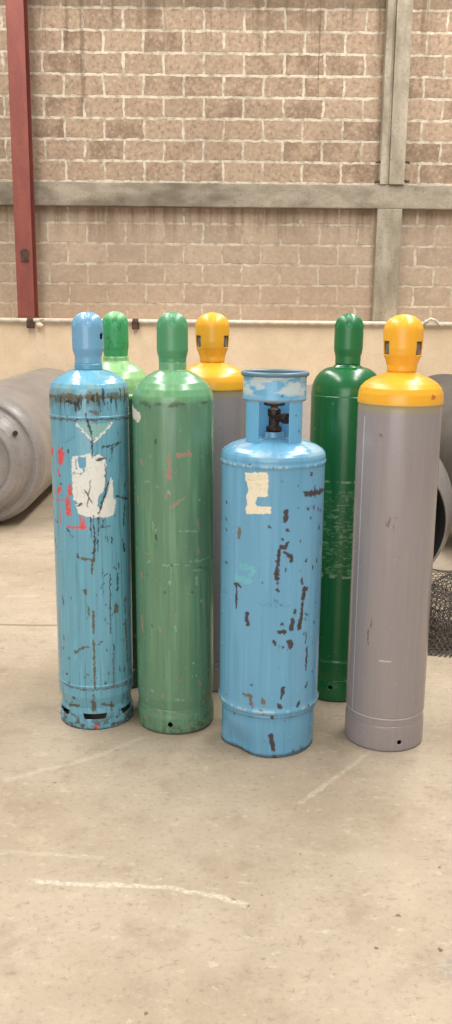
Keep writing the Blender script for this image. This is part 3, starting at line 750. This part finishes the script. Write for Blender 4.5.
# ------------------------------------------------------------------ standing gas cylinders
COLS = {  # colour, opacity, roughness
 'olive': ((92, 84, 58), 0.85, 0.8), 'dark': ((44, 40, 38), 0.9, 0.75), 'seam': ((96, 72, 66), 0.85, 0.7), 'paleg': ((146, 184, 166), 0.6, 0.6),
 'white': ((226, 222, 212), 0.95, 0.65), 'purple': ((96, 96, 140), 0.6, 0.6), 'red': ((214, 66, 62), 0.9, 0.5), 'blue': ((88, 150, 180), 1.0, 0.4),
 'rust': ((90, 78, 50), 0.88, 0.8), 'pink': ((168, 120, 100), 0.8, 0.75), 'darkg': ((40, 66, 44), 0.85, 0.6), 'cream': ((232, 220, 192), 1.0, 0.6),
 'greenink': ((170, 186, 160), 0.6, 0.6), 'chip': ((66, 50, 48), 0.95, 0.8), 'brown': ((110, 88, 62), 0.85, 0.8), 'teal': ((110, 196, 190), 0.45, 0.45),
 'ink': ((62, 76, 110), 0.6, 0.5), 'pale': ((204, 200, 198), 0.8, 0.4)}

def root_at(name, x, y, lean=0.0):
    return empty(name, (x, y, 0), (0, math.radians(lean), -math.atan2(x, y)))

def bead(prof, z, h=0.0025, w=0.004):
    """adds a weld bead to a profile with a vertical run through z"""
    out = []
    done = False
    for a, b in zip(prof[:-1], prof[1:]):
        out.append(a)
        if not done and a[1] < z-w < b[1] and abs(a[0]-b[0]) < 0.004:
            r = a[0]
            out += [(r, z-w), (r+h, z-w*0.5), (r+h, z+w*0.5), (r, z+w)]; done = True
    out.append(prof[-1])
    return out

def bottle_profile(R, zsh, zneck, rneck, rfoot, zf, shoulder=None, ztop=None):
    p = [(0.002, zf-0.015), (R*0.6, zf-0.015), (rfoot-0.004, zf+0.004), (R, zf+0.05), (R, zsh-0.06)]
    p += shoulder or arc(R, zsh-0.06, rneck+0.012, zneck-0.01, 14)
    p += [(rneck, zneck), (rneck, ztop or zneck+0.02), (0.002, ztop or zneck+0.02)]
    return p

def flutes(zs, ztop, amp, n=6, ph=0.0):
    def f(T, R, Z):
        k = sstep(zs, zs+(ztop-zs)*0.45, Z)*(1-sstep(zs+(ztop-zs)*0.8, ztop, Z)*0.5)
        return R*(1-amp*k*np.clip(np.cos(n*T+ph), 0, 1)**2), Z
    return f

def hole(th0, z0, R, r):
    def f(T, Z):
        d = np.angle(np.exp(1j*(T-th0)))*R
        return np.hypot(d, Z-z0) < r
    return f

def anyof(*fs):
    def f(T, Z):
        k = fs[0](T, Z)
        for g in fs[1:]: k = k | g(T, Z)
        return k
    return f

def solid_paint(col, rough=0.34, dirt=0.08, seed=1, extra=None):
    def f(P):
        P.base(col); P.rough[:] = rough; P.mottle(dirt, 30, 20, seed)
        if extra: extra(P)
    return f

# --- tall blue cylinder on the left
r = root_at('gas_cylinder', -0.484, 3.185, -0.1)
def tall_blue_paint(P):
    P.base((104, 160, 180)); P.mottle(0.09, 20, 5, 3)
    st_ = fbm(P.u*130, P.z*5, 8, 3)
    P.mix(sstep(0.60, 0.76, st_)*0.4, (66, 112, 128)); P.mix(sstep(0.40, 0.28, st_)*0.35, (120, 186, 208))
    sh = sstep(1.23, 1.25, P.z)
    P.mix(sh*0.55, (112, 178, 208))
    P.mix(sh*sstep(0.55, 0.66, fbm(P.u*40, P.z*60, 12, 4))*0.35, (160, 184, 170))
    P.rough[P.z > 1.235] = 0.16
    gr = np.exp(-((P.z-1.205)/0.016)**2)
    P.mix(gr*sstep(0.40, 0.6, fbm(P.u*60, P.z*30, 22, 4))*0.85, (74, 68, 46), 0.8)
    P.mix(sstep(1.19, 1.235, P.z)*(1-sstep(1.235, 1.26, P.z))*sstep(0.5, 0.62, fbm(P.u*80, P.z*60, 23, 3))*0.7, (150, 140, 100), 0.7)
    for k in (0.0,):
        pass
    P.mix(sstep(0.58, 0.68, fbm(P.u*230, P.z*9, 77, 3))*sstep(1.15, 1.2, P.z)*(1-sstep(1.2, 1.225, P.z))*0.8, (44, 40, 36), 0.8)
    P.dots(170, -0.43, 0.43, 0.02, 1.22, 0.0012, 0.0042, (70, 62, 50), 4, 1.8)
    P.dots(40, -0.43, 0.43, 0.02, 0.22, 0.003, 0.008, (86, 80, 56), 6, 1.0)
    P.dots(40, 0.02, 0.15, 0.2, 1.1, 0.001, 0.0035, (48, 44, 40), 7, 5.0)
    P.marks(MARKS_TALL_BLUE, COLS)
    low = (1-sstep(0.02, 0.075, P.z))*sstep(0.45, 0.6, fbm(P.u*70, P.z*70, 14, 4))
    P.mix(low*0.8, (74, 70, 56), 0.8)
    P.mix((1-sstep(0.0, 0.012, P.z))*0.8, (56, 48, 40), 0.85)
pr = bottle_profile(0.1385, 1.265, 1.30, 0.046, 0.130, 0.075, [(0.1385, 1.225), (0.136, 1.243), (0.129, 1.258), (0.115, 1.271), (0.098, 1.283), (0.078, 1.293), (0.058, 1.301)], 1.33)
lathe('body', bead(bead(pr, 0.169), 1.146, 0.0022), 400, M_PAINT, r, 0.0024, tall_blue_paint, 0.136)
def slots(T, Z):
    k = np.zeros(T.shape, bool)
    for t0 in (-1.18, -0.06, 1.06, 2.2, -2.3):
        hw = 0.30 + (Z-0.045)*3.0
        k |= (np.abs(np.angle(np.exp(1j*(T-t0)))) < hw) & (Z > 0.040) & (Z < 0.061)
    return k
lathe('foot_ring', [(0.129, 0.082), (0.131, 0.066), (0.135, 0.045), (0.1365, 0.02), (0.1365, 0.0)][::-1], 400, M_PAINT, r, 0.0024, tall_blue_paint, 0.136, cut=slots, solid=0.006)
lathe('neck_ring', [(0.044, 1.30), (0.049, 1.301), (0.049, 1.318), (0.0475, 1.322), (0.044, 1.322)], 64, M_PAINT, r, 0.005, solid_paint((92, 150, 176)))
cp = [(0.046, 1.322), (0.047, 1.346), (0.050, 1.356), (0.0545, 1.372), (0.0545, 1.4520), (0.0537, 1.4601), (0.0512, 1.4679), (0.0472, 1.4752), (0.0417, 1.4819), (0.0350, 1.4876), (0.0273, 1.4923), (0.0186, 1.4957), (0.0095, 1.4978), (0.0010, 1.4985)]
lathe('cap', cp, 160, M_PAINT, r, 0.003, solid_paint((112, 160, 192), 0.25, 0.04), cut=hole(1.08, 1.415, 0.0545, 0.0125), disp=flutes(1.445, 1.498, 0.13, 6, -0.3), solid=0.004)
lathe('valve', [(0.002, 1.33), (0.02, 1.33), (0.02, 1.36), (0.014, 1.365), (0.014, 1.42), (0.02, 1.425), (0.02, 1.44), (0.002, 1.44)], 24, M_BRASS, r, 0.02)
tag(r, 'tall blue gas cylinder with torn white sticker and red paint at far left', 'gas cylinder', 'standing gas cylinders')

# --- green cylinder behind it
r = root_at('gas_cylinder', -0.434, 3.545)
def back_green_paint(P):
    P.base((40, 84, 56)); P.mottle(0.1, 18, 6, 5)
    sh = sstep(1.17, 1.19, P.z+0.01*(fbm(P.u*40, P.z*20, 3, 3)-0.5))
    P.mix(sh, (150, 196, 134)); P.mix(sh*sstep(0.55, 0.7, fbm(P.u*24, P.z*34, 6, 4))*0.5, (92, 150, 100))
    P.dots(60, -0.4, 0.4, 0.02, 1.2, 0.0015, 0.005, (120, 90, 70), 9, 1.6)
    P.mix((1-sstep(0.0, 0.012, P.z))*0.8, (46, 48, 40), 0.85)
pr = bottle_profile(0.135, 1.25, 1.312, 0.05, 0.128, 0.075, [(0.135, 1.19), (0.132, 1.222), (0.122, 1.25), (0.104, 1.276), (0.08, 1.296), (0.06, 1.308)], 1.33)
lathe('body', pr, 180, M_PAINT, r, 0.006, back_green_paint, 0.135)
lathe('foot_ring', [(0.136, 0.0), (0.136, 0.04), (0.131, 0.065), (0.129, 0.082)], 180, M_PAINT, r, 0.006, back_green_paint, 0.135, solid=0.006)
cp = [(0.0455, 1.316), (0.0465, 1.335), (0.0480, 1.352), (0.0505, 1.366), (0.0505, 1.4520), (0.0497, 1.4606), (0.0475, 1.4689), (0.0437, 1.4768), (0.0387, 1.4838), (0.0325, 1.4899), (0.0253, 1.4949), (0.0173, 1.4985), (0.0088, 1.5007), (0.0010, 1.5015)]
def capgreen(P): 
    P.mix(sstep(0.60, 0.7, fbm(P.u*60, P.z*60, 8, 3))*0.6, (42, 108, 66))
    P.mix(sstep(1.465, 1.485, P.z)*0.45, (150, 204, 140))
lathe('cap', cp, 160, M_PAINT, r, 0.003, solid_paint((64, 158, 98), 0.36, 0.08, 2, capgreen), disp=flutes(1.445, 1.50, 0.13, 6, 0.2), solid=0.004)
tag(r, 'green gas cylinder with bright green cap standing behind the tall blue cylinder', 'gas cylinder', 'standing gas cylinders')

# --- green cylinder in the front row
r = root_at('gas_cylinder', -0.182, 3.157, -0.35)
def front_green_paint(P):
    P.base((95, 134, 106)); P.mottle(0.10, 16, 5, 15)
    st_ = fbm(P.u*90, P.z*4, 18, 3)
    P.mix(sstep(0.58, 0.75, st_)*0.35, (70, 112, 84)); P.mix(sstep(0.42, 0.28, st_)*0.3, (124, 168, 128))
    P.mix(sstep(0.45, 0.75, fbm(P.u*9+3, P.z*3, 55, 4))*0.3, (82, 122, 88))
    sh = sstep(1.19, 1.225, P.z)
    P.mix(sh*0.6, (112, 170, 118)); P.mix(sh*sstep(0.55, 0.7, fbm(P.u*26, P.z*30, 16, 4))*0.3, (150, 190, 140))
    P.mix(np.exp(-((P.wz-1.195)/0.014)**2)*sstep(0.45, 0.62, fbm(P.u*40, P.z*60, 17, 4))*0.7, (66, 74, 58), 0.8)
    pt = P.seg([(-0.20, 1.165), (-0.145, 1.150)], 0.020)
    P.mix(pt*0.9, (214, 204, 192), 0.7)
    P.dots(110, -0.44, 0.44, 0.02, 1.2, 0.0012, 0.0038, (150, 116, 96), 19, 1.6)
    P.dots(60, -0.44, 0.44, 0.02, 1.2, 0.001, 0.003, (140, 176, 146), 20, 1.5)
    P.dots(60, -0.44, 0.44, 0.02, 1.2, 0.001, 0.003, (48, 74, 52), 21, 2.0)
    P.dots(70, -0.44, 0.44, 0.05, 0.22, 0.0015, 0.005, (140, 104, 84), 24, 1.0)
    P.marks(MARKS_TALL_GREEN, COLS)
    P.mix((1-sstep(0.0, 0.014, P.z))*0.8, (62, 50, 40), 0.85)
    P.mix((1-sstep(0.02, 0.09, P.z))*sstep(0.5, 0.62, fbm(P.u*50, P.z*60, 25, 4))*0.6, (74, 76, 52), 0.8)
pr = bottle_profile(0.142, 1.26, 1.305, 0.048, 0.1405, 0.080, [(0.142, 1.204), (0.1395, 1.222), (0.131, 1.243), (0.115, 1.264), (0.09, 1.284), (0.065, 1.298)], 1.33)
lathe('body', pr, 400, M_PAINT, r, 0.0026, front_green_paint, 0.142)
lathe('foot_ring', [(0.140, 0.0), (0.143, 0.012), (0.1435, 0.04), (0.1425, 0.06), (0.1395, 0.076), (0.1385, 0.092)], 400, M_PAINT, r, 0.0026, front_green_paint, 0.142, cut=anyof(hole(-0.14, 0.040, 0.142, 0.0095), hole(1.9, 0.040, 0.142, 0.0095)), solid=0.007)
lathe('cap', [(0.047, 1.312), (0.048, 1.345), (0.051, 1.356), (0.054, 1.370), (0.0540, 1.4500), (0.0532, 1.4589), (0.0507, 1.4676), (0.0468, 1.4757), (0.0414, 1.4831), (0.0347, 1.4895), (0.0270, 1.4946), (0.0185, 1.4984), (0.0094, 1.5007), (0.0010, 1.5015)], 160, M_PAINT, r, 0.003, solid_paint((78, 142, 98), 0.36, 0.07, 3), disp=flutes(1.445, 1.50, 0.13, 6, 0.0), solid=0.004)
tag(r, 'tall green gas cylinder between the torn-sticker blue cylinder and the short blue cylinder', 'gas cylinder', 'standing gas cylinders')

# --- grey cylinders with yellow shoulders
def make_grey(x, y, label, marks, dense):
    r = root_at('gas_cylinder', x, y)
    def body_paint(P):
        P.base((148, 139, 139)); P.mottle(0.05, 12, 4, 33)
        st_ = fbm(P.u*110, P.z*3, 38, 3)
        P.mix(sstep(0.58, 0.76, st_)*0.12, (122, 114, 114)); P.mix(sstep(0.42, 0.28, st_)*0.12, (166, 157, 156))
        e = 0.006*(fbm(P.u*40, P.z*10, 3, 3)-0.5)
        ol = sstep(1.176, 1.200, P.z+e)
        P.mix(ol*0.6, (164, 150, 92))
        yl = sstep(1.208, 1.212, P.z)
        P.mix(yl, (236, 172, 44), 0.32)
        P.mix(yl*sstep(0.6, 0.72, fbm(P.u*22, P.z*30, 36, 4))*0.35, (214, 140, 40))
        P.mix(yl*(1-sstep(1.2125, 1.218, P.z))*0.8, (216, 180, 96))
        P.dots(60, -0.44, 0.44, 0.02, 1.2, 0.001, 0.0026, (112, 104, 98), 34, 2.0)
        if marks:
            P.mix(yl*P.seg([(0.118, 1.235), (0.122, 1.24)], 0.007), (196, 106, 52))
            P.marks(MARKS_GREY, COLS)
            P.mix(P.seg([(-0.131, 1.17), (-0.130, 0.121)], 0.0018, raw=True)*0.8, (204, 200, 198))
        # pale masked outline: weld line at the foot
        P.mix(np.exp(-((P.z-0.121)/0.0030)**2)*0.75, (200, 195, 192))
        P.mix(np.exp(-((P.z-0.092)/0.004)**2)*0.2, (112, 106, 106))
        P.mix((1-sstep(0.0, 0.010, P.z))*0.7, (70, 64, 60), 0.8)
    st = 0.0028 if dense else 0.008; ns = 380 if dense else 160
    pr = bottle_profile(0.140, 1.26, 1.312, 0.046, 0.1415, 0.075, [(0.1405, 1.210), (0.1425, 1.2105), (0.1425, 1.222), (0.1405, 1.244), (0.134, 1.262), (0.120, 1.277), (0.098, 1.291), (0.072, 1.302), (0.056, 1.309)], 1.33)
    lathe('body', bead(pr, 0.121, 0.0018), ns, M_PAINT, r, st, body_paint, 0.140)
    cut = anyof(hole(0.42, 0.036, 0.138, 0.0088), hole(-1.35, 0.05, 0.138, 0.0088), hole(2.4, 0.04, 0.138, 0.0088)) if dense else None
    lathe('foot_ring', [(0.1405, 0.0), (0.1405, 0.08), (0.1400, 0.088), (0.1390, 0.092), (0.1375, 0.094)], ns, M_PAINT, r, st, body_paint, 0.140, cut=cut, solid=0.006)
    def win(T, Z):
        k = (Z > 1.368) & (Z < 1.414)
        w = np.zeros(T.shape, bool)
        for t0 in (1.25, -1.25, 2.9): w |= np.abs(np.angle(np.exp(1j*(T-t0)))) < 0.5
        return k & w
    cp = [(0.049, 1.315), (0.050, 1.335), (0.056, 1.352), (0.063, 1.368), (0.0655, 1.39), (0.0655, 1.4470), (0.0645, 1.4562), (0.0615, 1.4651), (0.0567, 1.4735), (0.0502, 1.4811), (0.0421, 1.4876), (0.0328, 1.4929), (0.0224, 1.4968), (0.0114, 1.4992), (0.0010, 1.5000)]
    lathe('cap', cp, 160, M_PAINT, r, 0.003, solid_paint((238, 172, 46), 0.34, 0.05, 4), cut=win, disp=flutes(1.45, 1.50, 0.05, 6, 0.3), solid=0.004)
    lathe('valve', [(0.002, 1.33), (0.03, 1.33), (0.03, 1.36), (0.055, 1.366), (0.057, 1.374), (0.057, 1.408), (0.05, 1.416), (0.02, 1.42), (0.018, 1.45), (0.002, 1.45)], 48, M_SILVER, r, 0.01)
    tag(r, label, 'gas cylinder', 'standing gas cylinders')
make_grey(0.5825, 3.04, 'tall grey gas cylinder with yellow shoulder and cap, far right of the standing row', True, True)
make_grey(-0.059, 3.535, 'grey gas cylinder mostly hidden in the gap between front green and short blue cylinders', False, False)

# --- dark green cylinder behind
r = root_at('gas_cylinder', 0.455, 3.445)
def dark_green_paint(P):
    P.base((28, 100, 54)); P.mottle(0.10, 14, 5, 43)
    P.mix(sstep(0.56, 0.74, fbm(P.u*80, P.z*4, 48, 3))*0.35, (18, 74, 38))
    inb = sstep(0.505, 0.53, P.z)*(1-sstep(0.80, 0.86, P.z))
    sc = fbm(P.u*60, P.z*190, 44, 4)
    P.mix(inb*sstep(0.56, 0.68, sc)*0.75, (120, 160, 116), 0.6)
    P.mix(inb*0.16, (60, 104, 64), 0.6)
    for zz, a in ((0.883, 0.8), (0.513, 0.8), (0.52, 0.5), (0.845, 0.3)):
        P.mix(np.exp(-((P.z-zz-0.004*(fbm(P.u*40, P.z*3, 2, 3)-0.5))/0.003)**2)*sstep(0.42, 0.6, fbm(P.u*70, P.z*4, int(zz*100), 3))*a, (170, 186, 150), 0.6)
    P.dots(60, -0.4, 0.4, 0.02, 1.2, 0.0012, 0.003, (92, 130, 92), 46, 1.5)
    P.mix(np.exp(-((P.z-0.166)/0.004)**2)*0.5, (70, 128, 84))
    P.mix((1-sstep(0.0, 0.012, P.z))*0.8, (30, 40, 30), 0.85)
pr = bottle_profile(0.135, 1.26, 1.312, 0.046, 0.134, 0.078, None, 1.33)
lathe('body', bead(pr, 0.166), 320, M_PAINT, r, 0.0035, dark_green_paint, 0.135)
lathe('foot_ring', [(0.136, 0.0), (0.137, 0.03), (0.136, 0.055), (0.1335, 0.072), (0.132, 0.088)], 240, M_PAINT, r, 0.004, dark_green_paint, 0.135, cut=anyof(hole(-0.15, 0.06, 0.135, 0.008)), solid=0.006)
lathe('cap', [(0.047, 1.314), (0.048, 1.345), (0.051, 1.356), (0.054, 1.370), (0.0540, 1.4500), (0.0532, 1.4589), (0.0507, 1.4676), (0.0468, 1.4757), (0.0414, 1.4831), (0.0347, 1.4895), (0.0270, 1.4946), (0.0185, 1.4984), (0.0094, 1.5007), (0.0010, 1.5015)], 160, M_PAINT, r, 0.004, solid_paint((34, 110, 62), 0.36, 0.07, 5), disp=flutes(1.445, 1.50, 0.13, 6, 0.0), solid=0.004)
tag(r, 'dark green gas cylinder with pale scuffed band behind the short blue and right grey cylinders', 'gas cylinder', 'standing gas cylinders')

# --- short wide blue cylinder in front
r = root_at('gas_cylinder', 0.158, 3.01)
def short_blue_paint(P):
    P.base((104, 160, 192)); P.mottle(0.06, 12, 4, 63)
    st_ = fbm(P.u*80, P.z*3, 68, 3)
    P.mix(sstep(0.58, 0.76, st_)*0.25, (76, 136, 172)); P.mix(sstep(0.42, 0.28, st_)*0.25, (118, 180, 212))
    sh = sstep(1.035, 1.06, P.z)
    P.mix(sh*sstep(0.45, 0.65, fbm(P.u*14+5, P.z*22, 66, 4))*0.55, (186, 200, 196), 0.5)
    P.dots(70, -0.55, 0.55, 0.02, 1.0, 0.0015, 0.0042, (64, 56, 58), 64, 1.3)
    P.dots(24, 0.1, 0.28, 0.2, 0.9, 0.002, 0.006, (62, 48, 46), 65, 2.4)
    P.dots(40, -0.55, 0.55, 0.14, 0.21, 0.002, 0.007, (98, 84, 66), 67, 0.7)
    P.marks(MARKS_SHORT_BLUE, COLS)
    ed = np.exp(-((P.z-1.018)/0.004)**2)
    P.mix(ed*sstep(0.45, 0.6, fbm(P.u*90, P.z*10, 69, 3))*0.55, (196, 206, 200), 0.6)
    P.mix(np.exp(-((P.z-0.176)/0.004)**2)*sstep(0.42, 0.6, fbm(P.u*60, P.z*10, 70, 3))*0.6, (180, 190, 180), 0.6)
    P.mix(np.exp(-((P.z-0.150)/0.005)**2)*sstep(0.45, 0.6, fbm(P.u*60, P.z*10, 71, 3))*0.6, (84, 76, 66), 0.7)
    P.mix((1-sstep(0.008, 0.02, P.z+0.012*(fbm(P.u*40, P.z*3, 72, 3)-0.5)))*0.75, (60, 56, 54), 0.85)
RB = 0.175
body = [(0.002, 0.10), (0.12, 0.10), (0.160, 0.135), (0.168, 0.150), (0.1735, 0.154), (0.171, 0.158), (0.173, 0.163), (0.1785, 0.168), (0.1795, 0.175), (0.1765, 0.182), (0.175, 0.19), (0.175, 1.008),
        (0.1765, 1.012), (0.1785, 1.015), (0.1785, 1.021), (0.1765, 1.025), (0.1765, 1.036), (0.1735, 1.047), (0.166, 1.056), (0.150, 1.066), (0.125, 1.076), (0.095, 1.084), (0.060, 1.090), (0.036, 1.093), (0.034, 1.112), (0.002, 1.112)]
lathe('body', body, 480, M_PAINT, r, 0.0026, short_blue_paint, RB)
def dent(T, R, Z):
    k = (1-sstep(0.02, 0.12, Z))
    a = np.exp(-((T+0.72)/0.42)**2); c = np.exp(-((T+1.35)/0.25)**2)
    R2 = R - k*(0.022*a - 0.006*c) - 0.003*k
    Z2 = Z + (1-sstep(0.0, 0.05, Z))*(0.006*a)
    return R2, Z2
lathe('foot_ring', [(0.166, 0.0), (0.166, 0.09), (0.165, 0.152)], 480, M_PAINT, r, 0.0026, short_blue_paint, RB, disp=dent, solid=0.005)
# valve guard collar: four legs, solid upper band, rolled rim
CR = 0.105
def collar_cut(T, Z):
    k = np.zeros(T.shape, bool)
    for t0 in (0.0, PI/2, PI, -PI/2):
        half = 0.50 if t0 in (0.0,) else (0.50 if t0 != PI else 0.0)
        k |= np.abs(np.angle(np.exp(1j*(T-t0)))) < half
    k &= Z < 1.218
    return k
def collar_paint(P):
    P.base((104, 168, 204)); P.mottle(0.06, 30, 20, 83)
    P.mix(sstep(1.225, 1.25, P.z)*sstep(0.42, 0.6, fbm(P.u*18, P.z*40, 84, 4))*0.75, (206, 212, 206), 0.4)
    P.mix(np.exp(-((P.z-1.222)/0.004)**2)*0.6, (126, 100, 78), 0.7)
    P.dots(26, -0.33, 0.33, 1.07, 1.3, 0.0015, 0.005, (62, 54, 56), 85, 1.2)
lathe('collar', [(CR, 1.072), (CR, 1.215), (CR+0.002, 1.222), (CR, 1.23), (CR, 1.292), (CR+0.003, 1.300)], 240, M_PAINT, r, 0.004, collar_paint, CR, cut=collar_cut, solid=0.004)
rim = []
for i in range(13):
    t = 2*PI*i/12
    rim.append((CR+0.001+0.008*math.cos(t), 1.305+0.008*math.sin(t)))
tag(lathe('rim', rim, 120, M_PAINT, r, 0.004, solid_paint((92, 120, 134), 0.4, 0.1, 6), CR), 'worn grey-blue rolled rim')
v = lathe('valve', [(0.002, 1.112), (0.026, 1.112), (0.026, 1.128), (0.018, 1.130), (0.018, 1.160), (0.022, 1.164), (0.022, 1.186), (0.012, 1.190), (0.010, 1.215), (0.002, 1.215)], 32, M_IRON, r, 0.01)
o_ = MB(); o_.tube([(0, 0, 1.160), (0.035, -0.035, 1.160)], 0.014, 12); o_.tube([(0.033, -0.033, 1.160), (0.046, -0.046, 1.160)], 0.019, 6)
o_.build('outlet', M_IRON, v)
h_ = []
for i in range(13):
    t = 2*PI*i/12
    h_.append((0.030+0.006*math.cos(t), 1.205+0.006*math.sin(t)))
hw = lathe('handwheel', h_, 32, M_IRON, v, 0.006)
s_ = MB()
for k in range(4):
    t = k*PI/2
    s_.tube([(0, 0, 1.205), (0.03*math.cos(t), 0.03*math.sin(t), 1.205)], 0.004, 6)
so = s_.build('spokes', M_IRON, v)
tag(r, 'short wide blue gas cylinder with open valve collar and cream paint mark, standing frontmost', 'gas cylinder', 'standing gas cylinders')

# ------------------------------------------------------------------ lying tanks
def lying_tank(x, ynear, R, L, kind, label, yaw=0.0, mat=None):
    M_TON = mat or globals()['M_TON']
    rt = empty('lying_tank', (x, ynear+L/2, R), (PI/2, 0, yaw))
    h = L/2
    s = R/0.49
    if kind == 'cone':
        body = [(0.002, -h+0.1), (R*0.8, -h+0.1), (R*0.96, -h+0.16), (R, -h+0.26), (R, h-0.24), (R*0.985, h-0.19), (R*0.95, h-0.15), (R*0.925, h-0.132), (R*0.89, h-0.122), (R*0.86, h-0.13), (R*0.80, h-0.13), (R*0.3, h-0.13)]
        lathe('body', body, 128, M_TON, rt, 0.012)
        ring = [(R*0.85, h-0.135), (R*0.815, h-0.11), (R*0.80, h-0.085), (R*0.76, h-0.04), (R*0.68, h-0.010), (R*0.60, h), (R*0.565, h-0.002), (R*0.55, h-0.012), (R*0.54, h-0.06)]
        lathe('end_ring', ring, 128, M_TON, rt, 0.008)
        lathe('end_plate', [(R*0.55, h-0.055), (R*0.50, h-0.05), (R*0.3, h-0.045), (0.002, h-0.042)], 96, M_TON, rt, 0.02)
        pl = MB(); a = math.radians(34); rr = R*0.755
        px_, pyy = rr*math.cos(a), rr*math.sin(a)
        pl.tube([(px_, pyy, h-0.06), (px_+0.012, pyy+0.008, h-0.02)], 0.018, 12)
        tag(pl.build('plug', M_DARK, rt), 'small dark plug')
    else:
        body = [(0.002, -h+0.1), (R*0.8, -h+0.1), (R*0.96, -h+0.16), (R, -h+0.26), (R, h-0.40), (R*0.985, h-0.34), (R*0.95, h-0.27), (R*0.89, h-0.20), (R*0.83, h-0.14), (R*0.77, h-0.09), (R*0.75, h-0.07), (R*0.75, h-0.30), (R*0.4, h-0.33), (0.002, h-0.34)]
        lathe('body', body, 128, M_TON, rt, 0.012)
        ring = [(R*0.765, h-0.088), (R*0.755, h-0.06), (R*0.755, h-0.012), (R*0.75, h-0.003), (R*0.745, h), (R*0.738, h-0.001), (R*0.733, h-0.005), (R*0.735, h-0.06)]
        lathe('end_ring', ring, 128, M_TON, rt, 0.008)
        tag(lathe('end_plate', [(R*0.731, h-0.008), (R*0.731, h-0.26), (R*0.5, h-0.29), (0.002, h-0.31)], 96, M_DARK, rt, 0.02), 'recessed end with the shade of the hollow in its dark colour')  # dark colour stands in for the shade inside the hollow
    tag(rt, label, 'tank', 'tanks lying on the floor')
    return rt
lying_tank(-1.745, 6.05, 0.478, 3.05, 'cone', 'big grey tank lying on its side at left behind the tall blue cylinder')
lying_tank(0.742, 4.36, 0.48, 3.05, 'chime', 'grey tank lying behind the right grey cylinder with a hollow end coloured dark for its shade')
lying_tank(1.96, 5.38, 0.49, 3.05, 'cone', 'grey tank with shade put into its darker colour at the right edge beside the hollow-ended tank', 0.0, M_TON_SHADED)

# ------------------------------------------------------------------ heap of wire netting
def netting():
    mb = MB(); rd = random.Random(5)
    x0, x1, y0, y1 = 0.90, 2.0, 3.82, 4.31
    cell = 0.023
    def surf(x, y, k):
        ex = min(1, max(0, (x-x0)/0.10)); ey = min(1, max(0, (y-y0)/0.22))
        e = (ex*ex*(3-2*ex))*(ey*ey*(3-2*ey))
        w = 0.5+0.5*math.sin(x*9.0+k*1.3+y*4)*math.cos(y*13+k+x*3)
        top = 0.10+0.24*min(1, max(0, (y-y0)/0.45))
        z = 0.004 + e*(top*(0.72+0.28*w) - k*0.05*(1+0.4*math.sin(x*17+k*2)))
        return Vector((x+0.012*math.sin(y*21+k*2), y+0.014*math.sin(x*23+k), max(0.004, z)))
    a = cell/math.sqrt(3)
    V = []; F = []
    def wire(p, q, rr):
        d = (q-p)
        if d.length < 1e-5: return
        d.normalize(); s = d.cross(Vector((0, 0, 1)))
        if s.length < 1e-3: s = Vector((1, 0, 0))
        s.normalize(); t = d.cross(s)
        n = len(V)
        for pt in (p, q):
            for c in ((1, 0), (-0.5, 0.87), (-0.5, -0.87)): V.append(tuple(pt+s*c[0]*rr+t*c[1]*rr))
        for i in range(3):
            j = (i+1) % 3
            F.append((n+i, n+j, n+3+j, n+3+i))
    for k in range(5):
        off = k*0.011
        rows = int((y1-y0)/(1.5*a)); colsn = int((x1-x0)/cell)
        for i in range(rows):
            for j in range(colsn):
                cx = x0+off+j*cell+(cell/2 if i % 2 else 0); cy = y0+off+i*1.5*a
                p = [surf(cx+a*math.sin(PI/3*m), cy+a*math.cos(PI/3*m), k) for m in (0, 1, 2, 3)]
                rr = 0.0019
                wire(p[0], p[1], rr); wire(p[1], p[2], rr*1.4); wire(p[2], p[3], rr)
    me = mesh_np('wire_netting', V, F)
    return link('wire_netting', me, M_WIRE)
tag(netting(), 'crumpled heap of dark hexagonal wire netting on floor behind the right grey cylinder', 'wire netting')

# ------------------------------------------------------------------ light
w = bpy.data.worlds.new('world'); SC.world = w; w.use_nodes = True
bg = w.node_tree.nodes['Background']
bg.inputs[0].default_value = (1.0, 0.98, 0.955, 1); bg.inputs[1].default_value = 0.34
def area(name, loc, rot, sx, sy, power, col=(1, 0.98, 0.945)):
    d = bpy.data.lights.new(name, 'AREA'); d.shape = 'RECTANGLE'; d.size = sx; d.size_y = sy; d.energy = power; d.color = col
    o = bpy.data.objects.new(name, d); o.location = loc; o.rotation_euler = rot; COL.objects.link(o); return o
area('skylight_panel', (-2.6, 5.0, 6.8), (0, 0, 0), 0.9, 10, 600)
area('skylight_panel', (2.6, 5.0, 6.8), (0, 0, 0), 0.9, 10, 740)

area('open_gateway', (-1.6, -3.95, 2.2), (PI/2, 0, 0), 5.0, 4.0, 260, (1, 0.98, 0.955))

# ------------------------------------------------------------------ camera
cam = bpy.data.cameras.new('camera'); co = bpy.data.objects.new('camera', cam); COL.objects.link(co)
cam.sensor_fit = 'VERTICAL'; cam.sensor_height = 36; cam.sensor_width = 36*452/1024; cam.lens = 36*900/1024
P_, R_ = math.radians(12.5), math.radians(0.55)
f_ = Vector((0, math.cos(P_), -math.sin(P_))); u0 = Vector((0, math.sin(P_), math.cos(P_))); r0 = Vector((1, 0, 0))
rv = math.cos(R_)*r0+math.sin(R_)*u0; uv = math.cos(R_)*u0-math.sin(R_)*r0
m3 = Matrix((rv, uv, -f_)).transposed()
co.matrix_world = Matrix.Translation((0, 0, 1.5)) @ m3.to_4x4()
SC.camera = co
vs = SC.view_settings
vs.view_transform = 'Standard'; vs.look = 'None'; vs.gamma = 1.0; vs.use_curve_mapping = False; vs.exposure = 0.0
